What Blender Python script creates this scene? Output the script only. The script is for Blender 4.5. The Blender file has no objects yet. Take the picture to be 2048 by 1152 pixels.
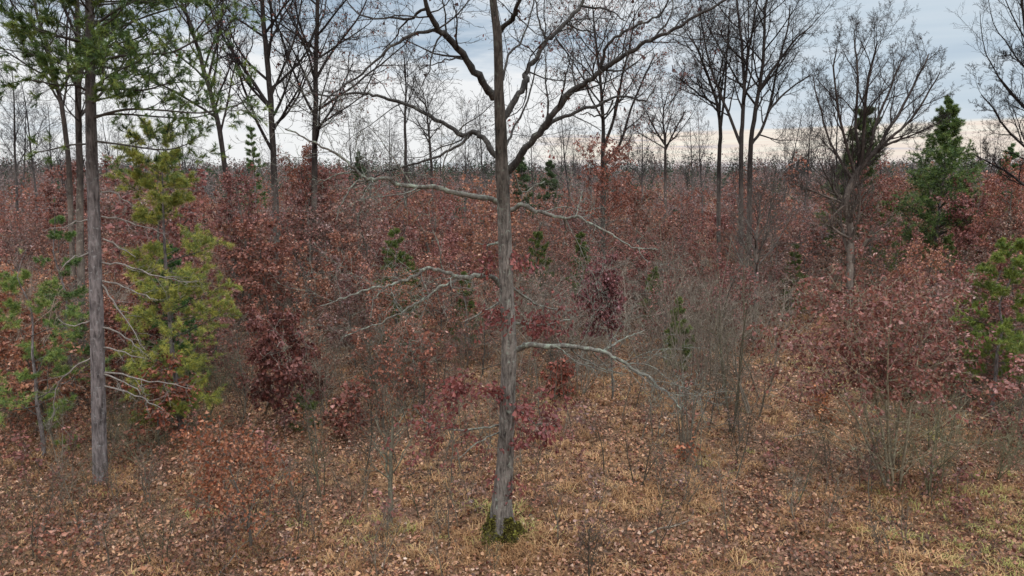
import bpy, math, random
import numpy as np
from math import sin, cos, tan, atan, atan2, sqrt, radians, pi

# ------------------------------------------------------------------ camera, sky, sun, exposure
scene = bpy.context.scene
C = scene.collection
FPX, PITCH, CAMH = 1400.0, radians(9.4), 9.0            # focal length in photo pixels, tilt down, height
SP, CP = sin(PITCH), cos(PITCH)

cam = bpy.data.cameras.new('camera')
cam.sensor_width = 36.0
cam.lens = 36.0 * FPX / 2048.0
cam.clip_start, cam.clip_end = 0.1, 8000.0
cam_o = bpy.data.objects.new('camera', cam)
C.objects.link(cam_o)
cam_o.location = (0, 0, CAMH)
cam_o.rotation_euler = (pi / 2 - PITCH, 0, 0)
scene.camera = cam_o

SUN_ELEV, SUN_ROT = radians(38), radians(150)
world = bpy.data.worlds.new('World')
scene.world = world
world.use_nodes = True
wt = world.node_tree
wt.nodes.clear()


class NT:
    """small helper for building node trees"""
    def __init__(self, tree):
        self.t = tree

    def n(self, kind, **kw):
        nd = self.t.nodes.new(kind)
        for k, v in kw.items():
            setattr(nd, k, v)
        return nd

    def put(self, sock, v):
        if hasattr(v, 'is_output'):
            self.t.links.new(v, sock)
        else:
            if isinstance(v, tuple) and len(v) == 3 and sock.type == 'RGBA':
                v = (*v, 1)
            sock.default_value = v

    def math(self, op, a, b=0.0, c=0.0, clamp=False):
        nd = self.n('ShaderNodeMath', operation=op)
        nd.use_clamp = clamp
        for i, v in enumerate((a, b, c)):
            self.put(nd.inputs[i], v)
        return nd.outputs[0]

    def noise(self, vec, scale, detail=4.0, rough=0.55, dist=0.0):
        nd = self.n('ShaderNodeTexNoise')
        if vec is not None:
            self.t.links.new(vec, nd.inputs['Vector'])
        nd.inputs['Scale'].default_value = scale
        nd.inputs['Detail'].default_value = detail
        nd.inputs['Roughness'].default_value = rough
        nd.inputs['Distortion'].default_value = dist
        return nd.outputs['Fac']

    def ramp(self, fac, stops, interp='LINEAR'):
        nd = self.n('ShaderNodeValToRGB')
        nd.color_ramp.interpolation = interp
        el = nd.color_ramp.elements
        while len(el) > 1:
            el.remove(el[-1])
        for i, (p, c) in enumerate(stops):
            e = el[0] if i == 0 else el.new(p)
            e.position = p
            e.color = (*c, 1) if len(c) == 3 else c
        self.t.links.new(fac, nd.inputs[0])
        return nd.outputs[0]

    def smooth(self, v, a, b):
        nd = self.n('ShaderNodeMapRange', interpolation_type='SMOOTHSTEP')
        self.put(nd.inputs[0], v)
        nd.inputs[1].default_value = a
        nd.inputs[2].default_value = b
        return nd.outputs[0]

    def mix(self, f, a, b, blend='MIX'):
        nd = self.n('ShaderNodeMix', data_type='RGBA', blend_type=blend)
        self.put(nd.inputs[0], f)
        self.put(nd.inputs[6], a)
        self.put(nd.inputs[7], b)
        return nd.outputs[2]

    def comb(self, x, y, z):
        nd = self.n('ShaderNodeCombineXYZ')
        for i, v in enumerate((x, y, z)):
            self.put(nd.inputs[i], v)
        return nd.outputs[0]


def build_world():
    k = NT(wt)
    sky = k.n('ShaderNodeTexSky', sky_type='NISHITA')
    sky.sun_disc = False
    sky.sun_elevation = SUN_ELEV
    sky.sun_rotation = SUN_ROT
    sky.air_density, sky.dust_density = 1.0, 1.5
    tc = k.n('ShaderNodeTexCoord')
    sep = k.n('ShaderNodeSeparateXYZ')
    wt.links.new(tc.outputs['Generated'], sep.inputs[0])
    X, Y, Z = sep.outputs
    az = k.math('ARCTAN2', X, Y)                              # 0 straight ahead, + to the right
    el = k.math('ARCSINE', Z)
    # stretched cloud noise over azimuth / elevation
    v1 = k.comb(k.math('MULTIPLY', az, 2.6), k.math('MULTIPLY', el, 15.0), 4.3)
    n1 = k.noise(v1, 1.0, 6.0, 0.55, 0.5)
    v2 = k.comb(k.math('MULTIPLY', az, 7.0), k.math('MULTIPLY', el, 60.0), 9.7)
    n2 = k.noise(v2, 1.0, 4.0, 0.6, 0.3)
    # brightness field: bright bank left of the middle low down, darker slate shreds higher up
    nn = k.math('ADD', k.math('MULTIPLY', n1, 0.70), k.math('MULTIPLY', n2, 0.30))
    hi = k.smooth(el, 0.10, 0.24)
    rt = k.smooth(az, -0.02, 0.34)
    low = k.math('SUBTRACT', 1.0, k.smooth(el, 0.10, 0.19))
    lf = k.math('SUBTRACT', 1.0, k.smooth(az, 0.02, 0.22))
    f = k.math('ADD', nn, k.math('MULTIPLY', k.math('MULTIPLY', low, lf), 0.10))
    f = k.math('SUBTRACT', f, k.math('MULTIPLY', hi, 0.04))
    f = k.math('SUBTRACT', f, k.math('MULTIPLY', rt, 0.05))
    cl = k.ramp(f, [(0.32, (0.40, 0.51, 0.63)), (0.39, (0.56, 0.65, 0.75)), (0.46, (0.74, 0.80, 0.86)), (0.56, (0.93, 0.94, 0.95))])
    # one smooth blue grey sheet on the right
    sh = k.ramp(k.noise(k.comb(k.math('MULTIPLY', az, 1.5), k.math('MULTIPLY', el, 22.0), 1.2), 1.0, 4.0, 0.5, 0.3),
                [(0.30, (0.49, 0.60, 0.72)), (0.50, (0.61, 0.71, 0.80)), (0.72, (0.76, 0.81, 0.87))])
    cl = k.mix(k.smooth(az, 0.16, 0.42), cl, sh)
    # clear warm strip under the cloud base, right half of the horizon
    top = k.math('ADD', k.math('ADD', 0.048, k.math('MULTIPLY', az, 0.022)), k.math('MULTIPLY', k.math('SUBTRACT', n2, 0.5), 0.008))
    edge = k.smooth(k.math('SUBTRACT', top, el), -0.003, 0.003)
    edge = k.math('MULTIPLY', edge, k.smooth(az, -0.02, 0.10))
    warm = k.ramp(k.noise(k.comb(k.math('MULTIPLY', az, 5.0), k.math('MULTIPLY', el, 170.0), 2.0), 1.0, 4.0, 0.6, 0.2),
                  [(0.30, (0.66, 0.64, 0.70)), (0.44, (0.95, 0.82, 0.72)), (0.62, (1.0, 0.95, 0.84))])
    vlow = k.smooth(el, 0.022, 0.004)
    warm = k.mix(k.math('MULTIPLY', vlow, 0.75), warm, (0.70, 0.70, 0.76))
    cl = k.mix(edge, cl, warm)
    # overcast dome gets brighter towards the zenith
    zen = k.math('ADD', 1.0, k.math('MULTIPLY', k.smooth(el, 0.28, 1.2), ZENITH))
    bg1 = k.n('ShaderNodeBackground')
    wt.links.new(sky.outputs[0], bg1.inputs[0])
    bg1.inputs[1].default_value = 0.08
    bg2 = k.n('ShaderNodeBackground')
    wt.links.new(cl, bg2.inputs[0])
    wt.links.new(zen, bg2.inputs[1])
    mx = k.n('ShaderNodeMixShader')
    mx.inputs[0].default_value = 0.94                         # cloud cover
    wt.links.new(bg1.outputs[0], mx.inputs[1])
    wt.links.new(bg2.outputs[0], mx.inputs[2])
    out = k.n('ShaderNodeOutputWorld')
    wt.links.new(mx.outputs[0], out.inputs[0])


ZENITH = 4.6
build_world()
sun = bpy.data.lights.new('sun', 'SUN')
sun.energy, sun.angle, sun.color = 1.2, radians(25), (1.0, 0.95, 0.88)
sun_o = bpy.data.objects.new('sun', sun)
C.objects.link(sun_o)
sun_o.rotation_euler = (pi / 2 - SUN_ELEV, 0, pi - SUN_ROT)
scene.view_settings.view_transform = 'Standard'
scene.view_settings.look = 'None'
scene.view_settings.exposure = 0.0
scene.view_settings.gamma = 1.0
scene.cycles.max_bounces = 4
scene.cycles.diffuse_bounces = 3
scene.cycles.glossy_bounces = 1
scene.cycles.transmission_bounces = 2


# ------------------------------------------------------------------ helpers
def P(px, py, Y):
    """photo pixel -> world point at distance Y straight ahead"""
    r, u = (px - 1024) / FPX, (576 - py) / FPX
    t = Y / (CP + u * SP)
    return (t * r, Y, CAMH + t * (u * CP - SP))


def G(px, py):
    """photo pixel -> point on the ground"""
    r, u = (px - 1024) / FPX, (576 - py) / FPX
    t = -CAMH / (u * CP - SP)
    return (t * r, t * (CP + u * SP))


def pxm(Y):
    """metres per photo pixel at distance Y"""
    return Y / FPX


def gh(x, y):
    """ground height"""
    return 0.07 * np.sin(x * .55 + 1.3 * np.sin(y * .31)) + 0.06 * np.sin(y * .73 + x * .21) + 0.03 * np.sin(x * 2.1 + y * 1.7)


def tag(o, label=None, cat=None, group=None, kind=None):
    if label: o['label'] = label
    if cat: o['category'] = cat
    if group: o['group'] = group
    if kind: o['kind'] = kind
    return o


def empty(name, loc, rz=0.0):
    o = bpy.data.objects.new(name, None)
    C.objects.link(o)
    o.location = loc
    o.rotation_euler = (0, 0, rz)
    o.empty_display_size = 0.3
    return o


class Geo:
    """collects quads and triangles with a tone per face, becomes ONE mesh"""
    def __init__(self):
        self.V, self.Q, self.T, self.qa, self.ta, self.qm, self.tm, self.nv = [], [], [], [], [], [], [], 0

    def add(self, v, q=None, t=None, tone=0.5, mat=0):
        v = np.asarray(v, np.float32).reshape(-1, 3)
        if q is not None and len(q):
            q = np.asarray(q, np.int32).reshape(-1, 4)
            self.Q.append(q + self.nv)
            self.qa.append(np.broadcast_to(np.asarray(tone, np.float32), (len(q),)).copy())
            self.qm.append(np.full(len(q), mat, np.int32))
        if t is not None and len(t):
            t = np.asarray(t, np.int32).reshape(-1, 3)
            self.T.append(t + self.nv)
            self.ta.append(np.broadcast_to(np.asarray(tone, np.float32), (len(t),)).copy())
            self.tm.append(np.full(len(t), mat, np.int32))
        self.V.append(v)
        self.nv += len(v)

    def arrays(self):
        V = np.concatenate(self.V) if self.V else np.zeros((0, 3), np.float32)
        Q = np.concatenate(self.Q) if self.Q else np.zeros((0, 4), np.int32)
        T = np.concatenate(self.T) if self.T else np.zeros((0, 3), np.int32)
        a = np.concatenate(self.qa + self.ta) if (self.qa or self.ta) else np.zeros(0, np.float32)
        m = np.concatenate(self.qm + self.tm) if (self.qm or self.tm) else np.zeros(0, np.int32)
        return V, Q, T, a, m

    def build(self, name, mats, parent=None, smooth=False):
        V, Q, T, a, m = self.arrays()
        me = bpy.data.meshes.new(name)
        me.vertices.add(len(V))
        me.vertices.foreach_set('co', V.ravel())
        nl = Q.size + T.size
        me.loops.add(nl)
        me.loops.foreach_set('vertex_index', np.concatenate([Q.ravel(), T.ravel()]).astype(np.int32))
        me.polygons.add(len(Q) + len(T))
        st = np.concatenate([np.arange(len(Q)) * 4, Q.size + np.arange(len(T)) * 3]).astype(np.int32)
        me.polygons.foreach_set('loop_start', st)
        for mt in (mats if isinstance(mats, (list, tuple)) else [mats]):
            me.materials.append(mt)
        me.polygons.foreach_set('material_index', m)
        if smooth:
            me.polygons.foreach_set('use_smooth', np.ones(len(Q) + len(T), bool))
        at = me.attributes.new('tone', 'FLOAT', 'FACE')
        at.data.foreach_set('value', a)
        me.update(calc_edges=True)
        o = bpy.data.objects.new(name, me)
        C.objects.link(o)
        if parent: o.parent = parent
        return o


def nrm(a):
    return a / np.maximum(np.linalg.norm(a, axis=-1, keepdims=True), 1e-9)


def tubes(geo, polys, sides, tone=0.5, mat=0, lump=0.0, seed=1):
    """polys: list of (points, radii); batches those of equal length"""
    groups = {}
    for i, (pts, rad) in enumerate(polys):
        k = sides(rad[0]) if callable(sides) else sides
        groups.setdefault((len(pts), k), []).append(i)
    rs = np.random.RandomState(seed)
    for (n, k), idx in groups.items():
        A = np.array([polys[i][0] for i in idx], np.float64)            # m n 3
        R = np.array([polys[i][1] for i in idx], np.float64)            # m n
        m = len(idx)
        T = np.empty_like(A)
        T[:, 1:-1] = A[:, 2:] - A[:, :-2]
        T[:, 0] = A[:, 1] - A[:, 0]
        T[:, -1] = A[:, -1] - A[:, -2]
        T = nrm(T)
        mean = nrm(A[:, -1] - A[:, 0])
        ref = np.where(np.abs(mean[:, 2:3]) > .8, np.array([[1., 0.1, 0.]]), np.array([[0.05, 0., 1.]]))
        U = nrm(np.cross(T, ref[:, None, :]))
        W = np.cross(T, U)
        a = np.arange(k) * 2 * pi / k
        rr = R[:, :, None] * np.ones((1, 1, k))
        if lump:
            rr = rr * (1 + lump * rs.uniform(-1, 1, (m, n, k)))
        V = A[:, :, None, :] + rr[..., None] * (np.cos(a)[None, None, :, None] * U[:, :, None, :] + np.sin(a)[None, None, :, None] * W[:, :, None, :])
        base = (np.arange(m) * n * k)[:, None, None]
        i0 = (np.arange(n - 1) * k)[None, :, None]
        j = np.arange(k)[None, None, :]
        j2 = (np.arange(k) + 1) % k
        j2 = j2[None, None, :]
        q = np.stack([base + i0 + j, base + i0 + j2, base + i0 + k + j2, base + i0 + k + j], -1).reshape(-1, 4)
        geo.add(V.reshape(-1, 3), q=q, tone=tone, mat=mat)


def sides_by_radius(r):
    return 3 if r < .012 else (4 if r < .03 else (6 if r < .09 else 10))


def spawn(R, out, pts, rad, L, lv, S):
    """children of a branch given as a polyline"""
    if lv + 1 >= len(S['n']):
        return
    n = len(pts) - 1
    kk = S['k'][lv]
    k = int(kk * R.uniform(.8, 1.2) + R.random()) if kk >= 0 else int(-kk * L * R.uniform(.8, 1.2) + R.random())
    az = R.uniform(0, 6.28)
    t0, t1 = S['t'][lv]
    for c in range(k):
        t = t0 + (t1 - t0) * (c + R.random()) / k
        f = t * n
        i = min(int(f), n - 1)
        w = f - i
        a, b = pts[i], pts[i + 1]
        p = (a[0] + (b[0] - a[0]) * w, a[1] + (b[1] - a[1]) * w, a[2] + (b[2] - a[2]) * w)
        d = (b[0] - a[0], b[1] - a[1], b[2] - a[2])
        m = sqrt(d[0] ** 2 + d[1] ** 2 + d[2] ** 2) + 1e-9
        d = (d[0] / m, d[1] / m, d[2] / m)
        r = rad[i] + (rad[i + 1] - rad[i]) * w
        az += 2.4 + R.uniform(-.7, .7)
        an = radians(S['a'][lv]) * R.uniform(.7, 1.3)
        # basis
        ux, uy, uz = (d[1], -d[0], 0.0) if abs(d[2]) < .95 else (0.0, d[2], -d[1])
        m = sqrt(ux * ux + uy * uy + uz * uz) + 1e-9
        ux, uy, uz = ux / m, uy / m, uz / m
        vx, vy, vz = d[1] * uz - d[2] * uy, d[2] * ux - d[0] * uz, d[0] * uy - d[1] * ux
        ca, sa, cz, sz = cos(an), sin(an), cos(az), sin(az)
        cd = (d[0] * ca + (ux * cz + vx * sz) * sa, d[1] * ca + (uy * cz + vy * sz) * sa, d[2] * ca + (uz * cz + vz * sz) * sa)
        cl = L * S['ratio'][lv] * (1 - S['fall'][lv] * t) * R.uniform(.65, 1.25)
        if 'maxl' in S: cl = min(cl, S['maxl'][lv])
        cr = max(min(r * S['rr'][lv], S['rmax'][lv] if 'rmax' in S else 9), S.get('rmin', .005))
        grow(R, out, p, cd, cl, cr, lv + 1, S)


def grow(R, out, p, d, L, r, lv, S):
    n, g, up = S['n'][lv], S['g'][lv], S['up'][lv]
    tip = S['tip'][lv]
    pts, rad = [p], [r]
    st = L / n
    x, y, z = p
    dx, dy, dz = d
    for i in range(n):
        dx += R.gauss(0, g)
        dy += R.gauss(0, g)
        dz += R.gauss(0, g) + up
        m = sqrt(dx * dx + dy * dy + dz * dz) + 1e-9
        dx, dy, dz = dx / m, dy / m, dz / m
        x += dx * st
        y += dy * st
        z += dz * st
        pts.append((x, y, z))
        rad.append(max(r * (1 - (1 - tip) * (i + 1) / n), .003))
    out.append((pts, rad, lv))
    spawn(R, out, pts, rad, L, lv, S)


def smooth_line(pts, rad, sub=3, jit=0.0, R=random):
    """Catmull-Rom through traced points"""
    A = [tuple(2 * np.array(pts[0]) - np.array(pts[1]))] + list(pts) + [tuple(2 * np.array(pts[-1]) - np.array(pts[-2]))]
    op, orr = [], []
    for i in range(1, len(A) - 2):
        p0, p1, p2, p3 = (np.array(A[i + q], float) for q in (-1, 0, 1, 2))
        for s in range(sub):
            t = s / sub
            q = .5 * (2 * p1 + (p2 - p0) * t + (2 * p0 - 5 * p1 + 4 * p2 - p3) * t * t + (3 * p1 - p0 - 3 * p2 + p3) * t ** 3)
            if jit and (i > 1 or s):
                q = q + np.array([R.gauss(0, jit) for _ in range(3)])
            op.append(tuple(q))
            orr.append(rad[i - 1] + (rad[i] - rad[i - 1]) * t)
    op.append(tuple(pts[-1]))
    orr.append(rad[-1])
    return op, orr


def length(pts):
    return sum(math.dist(a, b) for a, b in zip(pts, pts[1:]))


def leaf_geo(geo, Pn, D, N, size, tone, mat=0, simple=False, wide=.27):
    """folded, curled leaves; arrays of base point, axis, normal, length"""
    D = nrm(D)
    S_ = nrm(np.cross(D, N))
    N = np.cross(S_, D)
    s = size[:, None]
    m = len(Pn)
    h1 = np.modf(np.abs(Pn[:, 0:1]) * 97.13 + np.abs(Pn[:, 1:2]) * 31.7)[0]
    h2 = np.modf(np.abs(Pn[:, 2:3]) * 83.71 + np.abs(Pn[:, 0:1]) * 57.3)[0]
    wide = wide * (.55 + .9 * h1)
    tipp = Pn + D * s * (1 - .25 * h2) - N * s * (.55 * h2 - .08)
    if simple:
        r = Pn + D * s * .58 + S_ * s * wide * 1.15 + N * s * (.02 + .25 * h2)
        l = Pn + D * s * .58 - S_ * s * wide * 1.15 + N * s * (.28 * h1)
        V = np.stack([Pn, r, tipp, l], 1)
        geo.add(V, q=np.arange(m * 4).reshape(m, 4), tone=tone, mat=mat)
        return
    r1 = Pn + D * s * .30 + S_ * s * wide * .6 + N * s * .07
    r2 = Pn + D * s * .72 + S_ * s * wide + N * s * (.22 * h2)
    l1 = Pn + D * s * .30 - S_ * s * wide * .6 + N * s * .07
    l2 = Pn + D * s * .72 - S_ * s * wide + N * s * (.26 * h1 - .04)
    V = np.stack([Pn, r1, r2, tipp, l2, l1], 1)
    b = (np.arange(m) * 6)[:, None]
    q = np.concatenate([b + np.array([[0, 1, 2, 3]]), b + np.array([[0, 3, 4, 5]])])
    geo.add(V, q=q, tone=np.concatenate([tone, tone]), mat=mat)


def twig_leaves(geo, rs, polys, per_m, size, droop=.55, simple=False, tone=(0, 1), spread=.03, wide=.27):
    """leaves along a list of (pts, rad) twigs"""
    P_, D_, T_ = [], [], []
    for pts, rad in polys:
        L = length(pts)
        tw = rs.rand()
        k = int(per_m * L + rs.rand())
        for _ in range(k):
            t = (1 - rs.rand() ** 1.5) * (len(pts) - 1)
            i = min(int(t), len(pts) - 2)
            w = t - i
            a, b = np.array(pts[i]), np.array(pts[i + 1])
            P_.append(a + (b - a) * w)
            D_.append(b - a)
            T_.append(tw)
    if not P_:
        return
    P_, D_ = np.array(P_), nrm(np.array(D_))
    m = len(P_)
    D_ = nrm(D_ * .6 + rs.normal(0, .6, (m, 3)) + np.array([0, 0, -droop]))
    N = nrm(rs.normal(0, 1, (m, 3)) + np.array([0, 0, .9]))
    P_ = P_ + rs.normal(0, spread, (m, 3))
    # clumps of tone: neighbouring twigs share some of it
    tn = tone[0] + (tone[1] - tone[0]) * np.clip(.55 * np.array(T_) + .45 * rs.rand(m), 0, 1)
    leaf_geo(geo, P_, D_, N, size * rs.uniform(.65, 1.25, m), tn, simple=simple, wide=wide)


# ------------------------------------------------------------------ materials
def mat_base(name):
    m = bpy.data.materials.new(name)
    m.use_nodes = True
    t = m.node_tree
    t.nodes.clear()
    k = NT(t)
    out = k.n('ShaderNodeOutputMaterial')
    return m, t, k, out


def bark(name, dark, light, lichen=None, amount=0.0, scale=1.0, furrow=14.0, bump=.5, tint=False):
    m, t, k, out = mat_base(name)
    tc = k.n('ShaderNodeTexCoord')
    mp = k.n('ShaderNodeMapping')
    t.links.new(tc.outputs['Object'], mp.inputs[0])
    mp.inputs['Scale'].default_value = (scale, scale, scale * .20)
    n1 = k.noise(mp.outputs[0], furrow, 5, .65, .4)
    n2 = k.noise(tc.outputs['Object'], 3.0 * scale, 4, .6)
    f = k.math('ADD', k.math('MULTIPLY', n1, .75), k.math('MULTIPLY', n2, .25))
    col = k.ramp(f, [(.34, dark), (.52, tuple((a + b) / 2 for a, b in zip(dark, light))), (.68, light)])
    if lichen:
        n3 = k.noise(tc.outputs['Object'], 9.0 * scale, 5, .7, .3)
        col = k.mix(k.smooth(n3, .58 - amount * .25, .74 - amount * .25), col, lichen)
    if tint:
        oi = k.n('ShaderNodeObjectInfo')
        col = k.mix(1.0, col, oi.outputs['Color'], 'MULTIPLY')
    b = k.n('ShaderNodeBsdfPrincipled')
    t.links.new(col, b.inputs['Base Color'])
    b.inputs['Roughness'].default_value = .9
    b.inputs['Specular IOR Level'].default_value = .15
    if bump:
        bp = k.n('ShaderNodeBump')
        bp.inputs['Strength'].default_value = bump
        bp.inputs['Distance'].default_value = .06
        t.links.new(n1, bp.inputs['Height'])
        t.links.new(bp.outputs[0], b.inputs['Normal'])
    t.links.new(b.outputs[0], out.inputs[0])
    return m


def bark_shade_by_height(m, z0, z1, dark):
    """paints the dimmer look of upper stems into the bark colour"""
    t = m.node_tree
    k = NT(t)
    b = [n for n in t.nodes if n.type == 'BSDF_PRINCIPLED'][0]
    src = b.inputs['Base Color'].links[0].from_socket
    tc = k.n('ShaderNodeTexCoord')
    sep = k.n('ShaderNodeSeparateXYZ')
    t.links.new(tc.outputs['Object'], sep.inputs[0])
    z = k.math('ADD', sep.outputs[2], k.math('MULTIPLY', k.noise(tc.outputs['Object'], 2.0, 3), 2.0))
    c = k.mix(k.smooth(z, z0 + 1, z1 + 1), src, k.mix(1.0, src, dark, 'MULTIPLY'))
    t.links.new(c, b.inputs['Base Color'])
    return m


def leafmat(name, stops, transl=.25, rough=.55, spec=.3, tint=True):
    """per-leaf tone ramp, multiplied by the plant's own colour"""
    m, t, k, out = mat_base(name)
    at = k.n('ShaderNodeAttribute', attribute_name='tone', attribute_type='GEOMETRY')
    col = k.ramp(at.outputs['Fac'], stops)
    if tint:
        oi = k.n('ShaderNodeObjectInfo')
        col = k.mix(1.0, col, oi.outputs['Color'], 'MULTIPLY')
    b = k.n('ShaderNodeBsdfPrincipled')
    t.links.new(col, b.inputs['Base Color'])
    b.inputs['Roughness'].default_value = rough
    b.inputs['Specular IOR Level'].default_value = spec
    tr = k.n('ShaderNodeBsdfTranslucent')
    t.links.new(col, tr.inputs[0])
    mx = k.n('ShaderNodeMixShader')
    mx.inputs[0].default_value = transl
    t.links.new(b.outputs[0], mx.inputs[1])
    t.links.new(tr.outputs[0], mx.inputs[2])
    t.links.new(mx.outputs[0], out.inputs[0])
    return m


M = {}
M['oak_bark'] = bark('oak_bark', (.026, .021, .018), (.32, .275, .24), (.27, .29, .24), .16, 1.0, 17, 1.0)
bark_shade_by_height(M['oak_bark'], 7.0, 9.6, (.34, .32, .30))
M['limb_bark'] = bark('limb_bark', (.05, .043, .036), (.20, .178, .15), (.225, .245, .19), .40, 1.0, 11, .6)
M['high_bark_shaded'] = bark('high_bark_shaded', (.014, .012, .011), (.070, .060, .052), (.15, .15, .12), .06, 1.0, 10, .6)  # same bark as the lower limbs, unlit look against the sky painted in
M['pine_bark'] = bark('pine_bark', (.028, .022, .021), (.28, .235, .225), (.27, .26, .25), .12, 1.0, 12, 1.0)
bark_shade_by_height(M['pine_bark'], 7.0, 9.8, (.58, .58, .56))  # crown shade painted into the upper pine trunk
M['dead_wood'] = bark('dead_wood', (.10, .083, .072), (.27, .23, .20), None, 0, 1.0, 10, .3)
M['dark_wood'] = bark('dark_wood', (.028, .023, .02), (.10, .085, .07), None, 0, 1.0, 10, .3)
M['tree_bark'] = bark('tree_bark', (.035, .028, .026), (.13, .11, .095), (.20, .21, .18), .10, .8, 9, .5, tint=True)
bark_shade_by_height(M['tree_bark'], 6.5, 9.5, (.34, .33, .34))
M['twig_bark'] = bark('twig_bark', (.05, .041, .034), (.165, .14, .118), (.24, .25, .20), .12, 1.0, 8, 0, tint=True)
M['leaf'] = leafmat('dead_oak_leaf', [(0, (.050, .024, .020)), (.2, (.165, .060, .050)), (.34, (.14, .088, .068)), (.48, (.27, .112, .078)), (.60, (.225, .128, .116)), (.72, (.345, .175, .118)), (.86, (.36, .215, .19)), (1, (.58, .42, .37))])
M['needle'] = leafmat('pine_needle', [(0, (.020, .035, .014)), (.45, (.065, .098, .030)), (1, (.20, .21, .060))], .2, .45, .3)
M['root_bark'] = bark('root_bark', (.02, .017, .012), (.10, .085, .06), (.13, .13, .03), .6, 1.0, 10, .6)
M['moss'] = leafmat('moss', [(0, (.030, .024, .013)), (.45, (.085, .070, .022)), (.8, (.19, .165, .035)), (1, (.32, .30, .06))], .2, .8, .1, tint=False)
M['grass'] = leafmat('dry_grass', [(0, (.10, .055, .028)), (.4, (.35, .18, .083)), (.8, (.56, .345, .17)), (.9, (.42, .33, .13)), (1, (.29, .30, .08))], .3, .7, .15, tint=False)
M['litter'] = leafmat('leaf_litter', [(0, (.040, .022, .018)), (.2, (.175, .065, .038)), (.34, (.185, .108, .063)), (.48, (.40, .168, .082)), (.6, (.32, .17, .12)), (.74, (.53, .285, .145)), (.88, (.48, .30, .21)), (1, (.66, .48, .37))], .1, .6, .3, tint=False)
M['far_leaf'] = leafmat('far_foliage', [(0, (.12, .042, .033)), (.3, (.25, .098, .064)), (.5, (.19, .115, .103)), (.62, (.21, .155, .142)), (.78, (.105, .090, .085)), (.86, (.030, .046, .030)), (1, (.065, .095, .055))], .2, .7, .1, tint=False)


def ground_mat():
    m, t, k, out = mat_base('forest_floor')
    tc = k.n('ShaderNodeTexCoord')
    o = tc.outputs['Object']
    n1 = k.noise(o, 5.5, 7, .7, .6)
    n2 = k.noise(o, .35, 4, .6, .3)
    n3 = k.noise(o, 28, 4, .7, .2)
    f = k.math('ADD', k.math('MULTIPLY', n1, .55), k.math('MULTIPLY', n3, .45))
    tan_ = k.ramp(f, [(.40, (.034, .020, .013)), (.49, (.14, .075, .038)), (.58, (.32, .18, .095)), (.68, (.46, .30, .19))])
    brown = k.ramp(f, [(.40, (.026, .017, .013)), (.49, (.10, .055, .034)), (.58, (.24, .13, .085)), (.68, (.42, .28, .21))])
    col = k.mix(k.smooth(n2, .42, .58), tan_, brown)
    b = k.n('ShaderNodeBsdfPrincipled')
    t.links.new(col, b.inputs['Base Color'])
    b.inputs['Roughness'].default_value = .95
    b.inputs['Specular IOR Level'].default_value = .1
    bp = k.n('ShaderNodeBump')
    bp.inputs['Strength'].default_value = .8
    bp.inputs['Distance'].default_value = .12
    t.links.new(f, bp.inputs['Height'])
    t.links.new(bp.outputs[0], b.inputs['Normal'])
    t.links.new(b.outputs[0], out.inputs[0])
    return m


M['ground'] = ground_mat()


# ------------------------------------------------------------------ ground sheet, litter, grass
def axis(lo, mid0, mid1, hi, step):
    a = list(np.arange(mid0, mid1 + 1e-6, step))
    s, x = step, mid0
    left = []
    while x > lo:
        s *= 1.5
        x -= s
        left.append(x)
    s, x = step, a[-1]
    while x < hi:
        s *= 1.5
        x += s
        a.append(x)
    return np.array(left[::-1] + a)


def build_ground():
    xs = axis(-3500, -38, 38, 3500, .4)
    ys = axis(-600, 8, 62, 5000, .4)
    X, Y = np.meshgrid(xs, ys)
    Z = gh(X, Y) * np.clip(1 - (np.hypot(X, Y) - 100) / 200, 0, 1)
    g = Geo()
    V = np.stack([X, Y, Z], -1).reshape(-1, 3)
    nx, ny = len(xs), len(ys)
    i = (np.arange(ny - 1)[:, None] * nx + np.arange(nx - 1)[None, :]).ravel()
    g.add(V, q=np.stack([i, i + 1, i + nx + 1, i + nx], -1))
    o = g.build('ground', M['ground'], smooth=True)
    tag(o, kind='structure')


build_ground()


def vnoise(x, y, seed, scale):
    """cheap value noise 0..1 for scattering"""
    rs = np.random.RandomState(seed)
    tab = rs.rand(64, 64)
    u, v = x / scale, y / scale
    i, j = np.floor(u).astype(int), np.floor(v).astype(int)
    fu, fv = u - i, v - j
    fu, fv = fu * fu * (3 - 2 * fu), fv * fv * (3 - 2 * fv)
    g = lambda a, b: tab[a % 64, b % 64]
    return (g(i, j) * (1 - fu) + g(i + 1, j) * fu) * (1 - fv) + (g(i, j + 1) * (1 - fu) + g(i + 1, j + 1) * fu) * fv


def wedge(rs, n, d0, d1, power=1.0, side=.80, margin=1.5):
    """random ground points inside the view, denser near"""
    d = d0 + (d1 - d0) * rs.rand(n) ** power
    x = (rs.rand(n) * 2 - 1) * (d * side + margin)
    return x, d


def build_litter():
    rs = np.random.RandomState(5)
    n = 215000
    x, y = wedge(rs, n, 13, 48, 1.25)
    keep = rs.rand(n) < .22 + .9 * vnoise(x, y, 3, 1.6) * (.5 + .9 * vnoise(x, y, 4, .6))
    x, y = x[keep], y[keep]
    m = len(x)
    z = gh(x, y) + .02 + .07 * rs.rand(m) ** 2
    a = rs.rand(m) * 6.283
    D = np.stack([np.cos(a), np.sin(a), rs.normal(0, .55, m)], -1)
    N = nrm(np.stack([rs.normal(0, .75, m), rs.normal(0, .75, m), np.ones(m)], -1))
    g = Geo()
    tone = np.clip(rs.beta(1.5, 1.7, m) * .95 + .25 * (vnoise(x, y, 8, 2.5) - .5), 0, 1)
    leaf_geo(g, np.stack([x, y, z], -1), D, N, rs.uniform(.05, .135, m), tone, wide=.36, simple=False)
    tag(g.build('leaf_litter', M['litter']), kind='stuff')


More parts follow.
